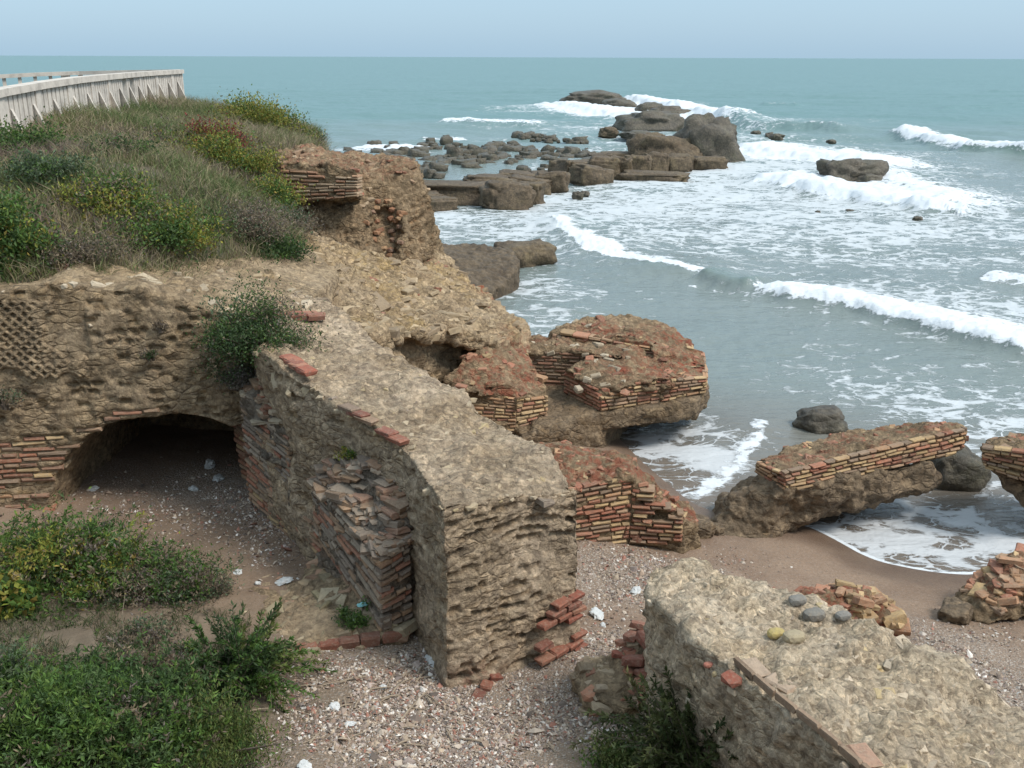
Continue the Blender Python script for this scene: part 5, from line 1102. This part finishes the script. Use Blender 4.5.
# hillside
hzz = lambda x, y: hill_z(np.asarray(x), np.asarray(y))
HB = [('tall dense bright green bush at the left edge above the net-pattern holes', (12, 262), (.5, .4, .62), 6500, .075, [(.75, GRN), (.25, YGR)], 'bush'),
      ('green bush spilling down the left edge below the tall bright one', (4, 296), (.22, .22, .36), 2400, .065, [(.6, GRN), (.2, YGR), (.2, DRY)], 'bush'),
      ('low spreading bush of yellow green leaves in the middle of the slope', (160, 238), (.75, .5, .3), 6500, .06, [(.5, GRN), (.4, YGR), (.1, DRY)], 'bush'),
      ('yellow green bush on the slope just above the middle spreading one', (105, 208), (.6, .45, .28), 4200, .06, [(.4, YGR), (.4, GRN), (.2, DRY)], 'bush'),
      ('rounded yellow bush on the ridge above the tower ruin', (258, 132), (1.0, .9, .62), 6000, .085, [(.7, YGR), (.3, GRN)], 'bush'),
      ('dark bush on the ridge line right of the rounded yellow bush', (298, 128), (.6, .5, .35), 2400, .08, [(.5, DGR), (.3, YGR), (.2, DRY)], 'bush'),
      ('green bush growing against the left corner of the tower ruin', (270, 205), (.5, .5, .4), 3200, .07, [(.6, GRN), (.4, YGR)], 'bush'),
      ('bush of mixed yellow and green leaves left of the reddened patch', (200, 160), (.9, .7, .4), 5000, .07, [(.55, YGR), (.3, GRN), (.15, DRY)], 'bush'),
      ('patch of red autumn leaves on the upper slope', (214, 150), (.5, .6, .42), 2600, .07, [(.75, REDL), (.25, YGR)], 'bush'),
      ('dark green low bush at the lower right edge of the slope by the tan path', (275, 258), (.45, .35, .22), 2800, .055, [(.65, DGR), (.35, GRN)], 'bush'),
      ('purplish dry heather clump along the path edge of the slope', (245, 232), (.9, .45, .28), 4200, .05, [(.75, DRY), (.25, TEA)], 'bush'),
      ('grey purple dry clump beside the tall green bush', (75, 258), (.45, .35, .24), 2600, .045, [(.85, DRY), (.15, DGR)], 'bush'),
      ('blue green plant cluster on the left of the slope', (48, 178), (.5, .4, .25), 2200, .06, [(.8, TEA), (.2, GRN)], 'bush'),
      ('green bush beneath the buttresses of the near balustrade', (20, 152), (.6, .4, .35), 2600, .07, [(.7, GRN), (.3, DGR)], 'bush'),
      ('grey green twiggy clump on the slope beside the tower ruin foot', (290, 228), (.4, .4, .3), 2000, .055, [(.5, DRY), (.5, TEA)], 'bush'),
      ('green bush halfway between the balustrade and the middle spreading bush', (110, 160), (.7, .5, .25), 3000, .06, [(.5, GRN), (.2, DGR), (.3, DRY)], 'bush'),
      ('yellow bush on the slope close to the tower ruin top', (243, 172), (.6, .5, .4), 3000, .07, [(.7, YGR), (.3, GRN)], 'bush'),
      ('small grey tuft on the cliff edge behind the tower ruin', (345, 150), (.5, .4, .35), 1200, .07, [(.6, DRY), (.4, TEA)], 'bush')]
def RIDGE(px, py):
    p = D(px, py, 25.5); return np.array([p[0], p[1], hz(p[0], p[1])])
for k, (l, (px, py), rad, n, lf, pals, cat) in enumerate(HB):
    bush('slope_bush', l, cat, D(px, py, 9.8) if py == 300 else (WH(px, py) if py > 145 else RIDGE(px, py)), rad, n, lf, pals, 100 + k, gnd=hzz, clumps=40, stems=5)
def blades(n, pts, L, wid, pals, seed, lean=.45):
    r = np.random.RandomState(seed); d = r.normal(size=(n, 3)) * lean; d[:, 2] = 1; d /= np.linalg.norm(d, axis=1)[:, None]; s = np.cross(d, r.normal(size=(n, 3))); s /= np.linalg.norm(s, axis=1)[:, None]
    l = L * (.5 + .9 * r.rand(n, 1)); m = pts + d * l * .55; e = pts + d * l + np.c_[r.normal(size=(n, 2)) * .25, -.12 * np.ones(n)] * l
    V = np.stack([pts - s * wid, pts + s * wid, m + s * wid * .7, e, m - s * wid * .7], 1).reshape(-1, 3); i = np.arange(n) * 5
    return V, [np.stack([i, i + 1, i + 2, i + 4], -1), np.stack([i + 4, i + 2, i + 3], -1)]
n = 170000; r = np.random.RandomState(9)
bx = r.uniform(-13, -2.4, n); by = 9.95 + 24 * r.rand(n) ** 1.7; ok = (poly_sd(bx, by, HILLP) < .12); bx, by = bx[ok], by[ok]
den = fb2(bx, by, .8, 3, 6.6); ok = (den + .5 * r.rand(len(bx)) > -.22); bx, by, den = bx[ok], by[ok], den[ok]; n = len(bx)
pts = np.c_[bx, by, hill_z(bx, by) - .02]; V, F = blades(n, pts, .26 * (1 + .5 * (by[:, None] > 18)), .0055 + .004 * 0, None, 4)
tq = fb2(bx, by, .45, 3, 3.1) + .35 * r.normal(size=n)
pal_g = np.array([(.06, .085, .028), (.085, .10, .035), (.12, .115, .055), (.17, .135, .08), (.21, .17, .105), (.12, .09, .07)]); idx = np.clip(((tq + .75) / 1.5 * 6).astype(int), 0, 5)
C = pal_g[idx] * (1.1 + 1.0 * r.rand(n, 1)); o = put('hillside_grass', V, F, M['leaf'], None, {'Col': np.repeat(C, 5, 0)}); tag(o, 'dry and green grass covering the slope under the balustrade', 'grass', None, 'stuff')
# grass between the foreground shrubs
n = 16000; px = r.uniform(-60, 300, n); py = r.uniform(600, 800, n); q = np.array([W(a, b, 1.35) for a, b in zip(px, py)]); f = (px < 250) & (fb2(q[:, 0], q[:, 1], 1.5, 2, 4) > -.15); q = q[f]; q[:, 2] = gzz(q[:, 0], q[:, 1])
V, F = blades(len(q), q, .10, .003, None, 5, .7); C = np.array([(.06, .085, .03), (.09, .10, .04), (.13, .11, .06), (.07, .08, .045)])[r.randint(4, size=len(q))] * (.7 + .6 * r.rand(len(q), 1))
tag(put('bank_grass', V, F, M['leaf'], None, {'Col': np.repeat(C, 5, 0)}), 'thin grass on the soil between the lower left shrubs', 'grass', None, 'stuff')

# ------------------------------------------------------------------ shell litter and rubbish
def gravel(n, spots, smin, smax, seed):
    r = np.random.RandomState(seed); w = np.array([s[4] for s in spots], float); k = r.choice(len(spots), n, p=w / w.sum()); sp = np.array([s[:4] for s in spots], float)[k]
    px = sp[:, 0] + r.normal(size=n) * sp[:, 2] * .5; py = sp[:, 1] + r.normal(size=n) * sp[:, 3] * .5
    q = np.array([W(a, b, 1.0) for a, b in zip(px, py)]); q[:, 2] = gzz(q[:, 0], q[:, 1])
    q = np.array([WGf(a, b, z) for a, b, z in zip(px, py, q[:, 2])]); q[:, 2] = gzz(q[:, 0], q[:, 1]); return q, r
def WGf(a, b, z): return W(a, b, z)
q, r = gravel(38000, [(430, 730, 210, 60, 5), (500, 740, 150, 50, 4), (360, 690, 90, 50, 2.5), (230, 505, 110, 40, 2), (265, 540, 50, 40, .6), (130, 505, 80, 20, .5), (625, 570, 60, 40, 1.6), (590, 640, 40, 40, .5), (980, 640, 90, 40, 1.0), (690, 555, 80, 20, .5), (430, 680, 60, 30, 1.5), (1010, 680, 60, 40, .6)], .01, .03, 3)
V0, F0 = ICO[1]; oct_v = np.array([(1, 0, 0), (0, 1, 0), (-1, 0, 0), (0, -1, 0), (0, 0, 1), (0, 0, -1)], float); oct_f = np.array([(0, 1, 4), (1, 2, 4), (2, 3, 4), (3, 0, 4), (1, 0, 5), (2, 1, 5), (3, 2, 5), (0, 3, 5)])
kq = fb2(q[:, 0], q[:, 1], 1.7, 3, 3) + .5 * r.rand(len(q)) > -.12; q = q[kq]
n = len(q); sz = (.0055 + .018 * r.rand(n) ** 3)[:, None] * np.c_[.7 + .8 * r.rand(n), .6 + .5 * r.rand(n), .25 + .4 * r.rand(n)]
sz = sz * (1 + 1.6 * (r.rand(n) > .985))[:, None]
a = r.rand(n) * 6.28; ca, sa = np.cos(a), np.sin(a); tl = r.normal(size=(n, 2)) * .5
ov = oct_v[None] * sz[:, None, :]; x = ov[..., 0] * ca[:, None] - ov[..., 1] * sa[:, None]; y = ov[..., 0] * sa[:, None] + ov[..., 1] * ca[:, None]; z = ov[..., 2] + x * tl[:, :1] + y * tl[:, 1:]
V = (np.stack([x, y, z], -1) + q[:, None] + np.array([0, 0, .004])).reshape(-1, 3); F = (oct_f[None] + (np.arange(n) * 6)[:, None, None]).reshape(-1, 3)
sp = np.array([(.46, .40, .34), (.40, .33, .26), (.30, .22, .16), (.22, .15, .11), (.13, .10, .08), (.58, .53, .47), (.36, .28, .2), (.27, .2, .14), (.34, .27, .23), (.28, .13, .09), (.18, .14, .12), (.25, .19, .15)]); C = sp[r.randint(len(sp), size=n)] * (.75 + .5 * r.rand(n, 1))
tag(put('shell_gravel', V, F, M['shell'], None, {'Col': np.repeat(C, 6, 0)}), 'broken shells and pebbles strewn over the sand', 'shells', None, 'stuff')
# reeds and splinters washed into the shell bank
def stick(px, py, L, rz, rad, label):
    p = onG(px, py) + np.array([0, 0, rad + .012]); d = np.array([math.cos(rz), math.sin(rz), .03]); mb = MB(); tube(mb, [p - d * L / 2, p + [0, 0, .01], p + d * L / 2], [rad, rad * .9, rad * .6], (1, 1, 1), 6)
    tag(mb.put('driftwood_stick', M['wood']), label, 'driftwood', 'sticks in the shell litter')
rs = random.Random(8)
for _ in range(34): stick(rs.gauss(400, 60), rs.uniform(670, 750), rs.uniform(.08, .26), rs.uniform(0, 3.14), rs.uniform(.004, .009), 'thin pale stick lying in the shell litter below the diagonal wall')
def scrap(px, py, s, label, mat='plastic', z=None, name='plastic_scrap', cat='litter', flat=.4, seed=0):
    p = onG(px, py) if z is None else W(px, py, z); V, F = ICO[3]; q = V * [1, .75, flat]; q = q * (1 + .45 * fbm(V, 1.6, 3, seed)[:, None]); q = np.round(q * 3.2) / 3.2 * .35 + q * .65
    o = link(name, mesh_np(name, q * s / 2, F, M[mat], None, False)); o.location = Vector(p + np.array([0, 0, s * flat * .35])); o.rotation_euler = (rs.uniform(-.3, .3), rs.uniform(-.3, .3), rs.uniform(0, 6)); return tag(o, label, cat)
scrap(432, 660, .15, 'white crumpled scrap against the left foot of the diagonal wall', seed=1)
scrap(438, 668, .11, 'small grey white scrap just below the crumpled one by the wall foot', seed=2)
scrap(597, 616, .16, 'white plastic tub lying on sand right of the blunt wall end', seed=3)
scrap(636, 592, .13, 'white foam piece on the sand above the red brick stub', seed=4)
scrap(603, 626, .07, 'tiny white piece below the plastic tub', seed=5)
scrap(663, 548, .08, 'small white piece lying below the low brick wall', seed=6)
scrap(238, 573, .11, 'flat white wrapper at the edge of the sand before the vault', seed=7, flat=.25)
scrap(258, 584, .07, 'small white scrap between the wrapper and the white film', seed=8)
scrap(284, 582, .18, 'torn white film spread beside the cobbled step', seed=9, flat=.2)
scrap(310, 651, .12, 'white bag scrap lying at the left end of the red kerb', seed=10)
scrap(218, 480, .17, 'crumpled white bag on the rubble inside the vault mouth', seed=11)
scrap(194, 490, .13, 'pale crumpled paper left of the white bag in the vault mouth', seed=12)
scrap(210, 468, .15, 'upright white shred of plastic at the back of the vault rubble', seed=13, flat=.8)
scrap(94, 490, .11, 'blueish white scrap at the dark left side of the vault mouth', seed=14)
scrap(308, 556, .07, 'blue bottle cap lying by the plinth of the pier', 'bluefoil', seed=15)
scrap(362, 606, .09, 'teal rag caught on the weed of the cobbled step', 'bluefoil', 1.33, 'cloth_rag', seed=16)
scrap(335, 708, .09, 'pale blue crushed cup in the shell litter', seed=17)
scrap(350, 724, .10, 'striped white wrapper in the shell litter left of centre', seed=18, flat=.2)
scrap(384, 688, .07, 'small translucent bottle piece in the shell litter', seed=19)
scrap(305, 768, .1, 'white scrap at the bottom edge beside the olive shrub', seed=20)
scrap(462, 722, .09, 'tan cardboard square lying in the shell litter', 'wood', seed=21, flat=.15)
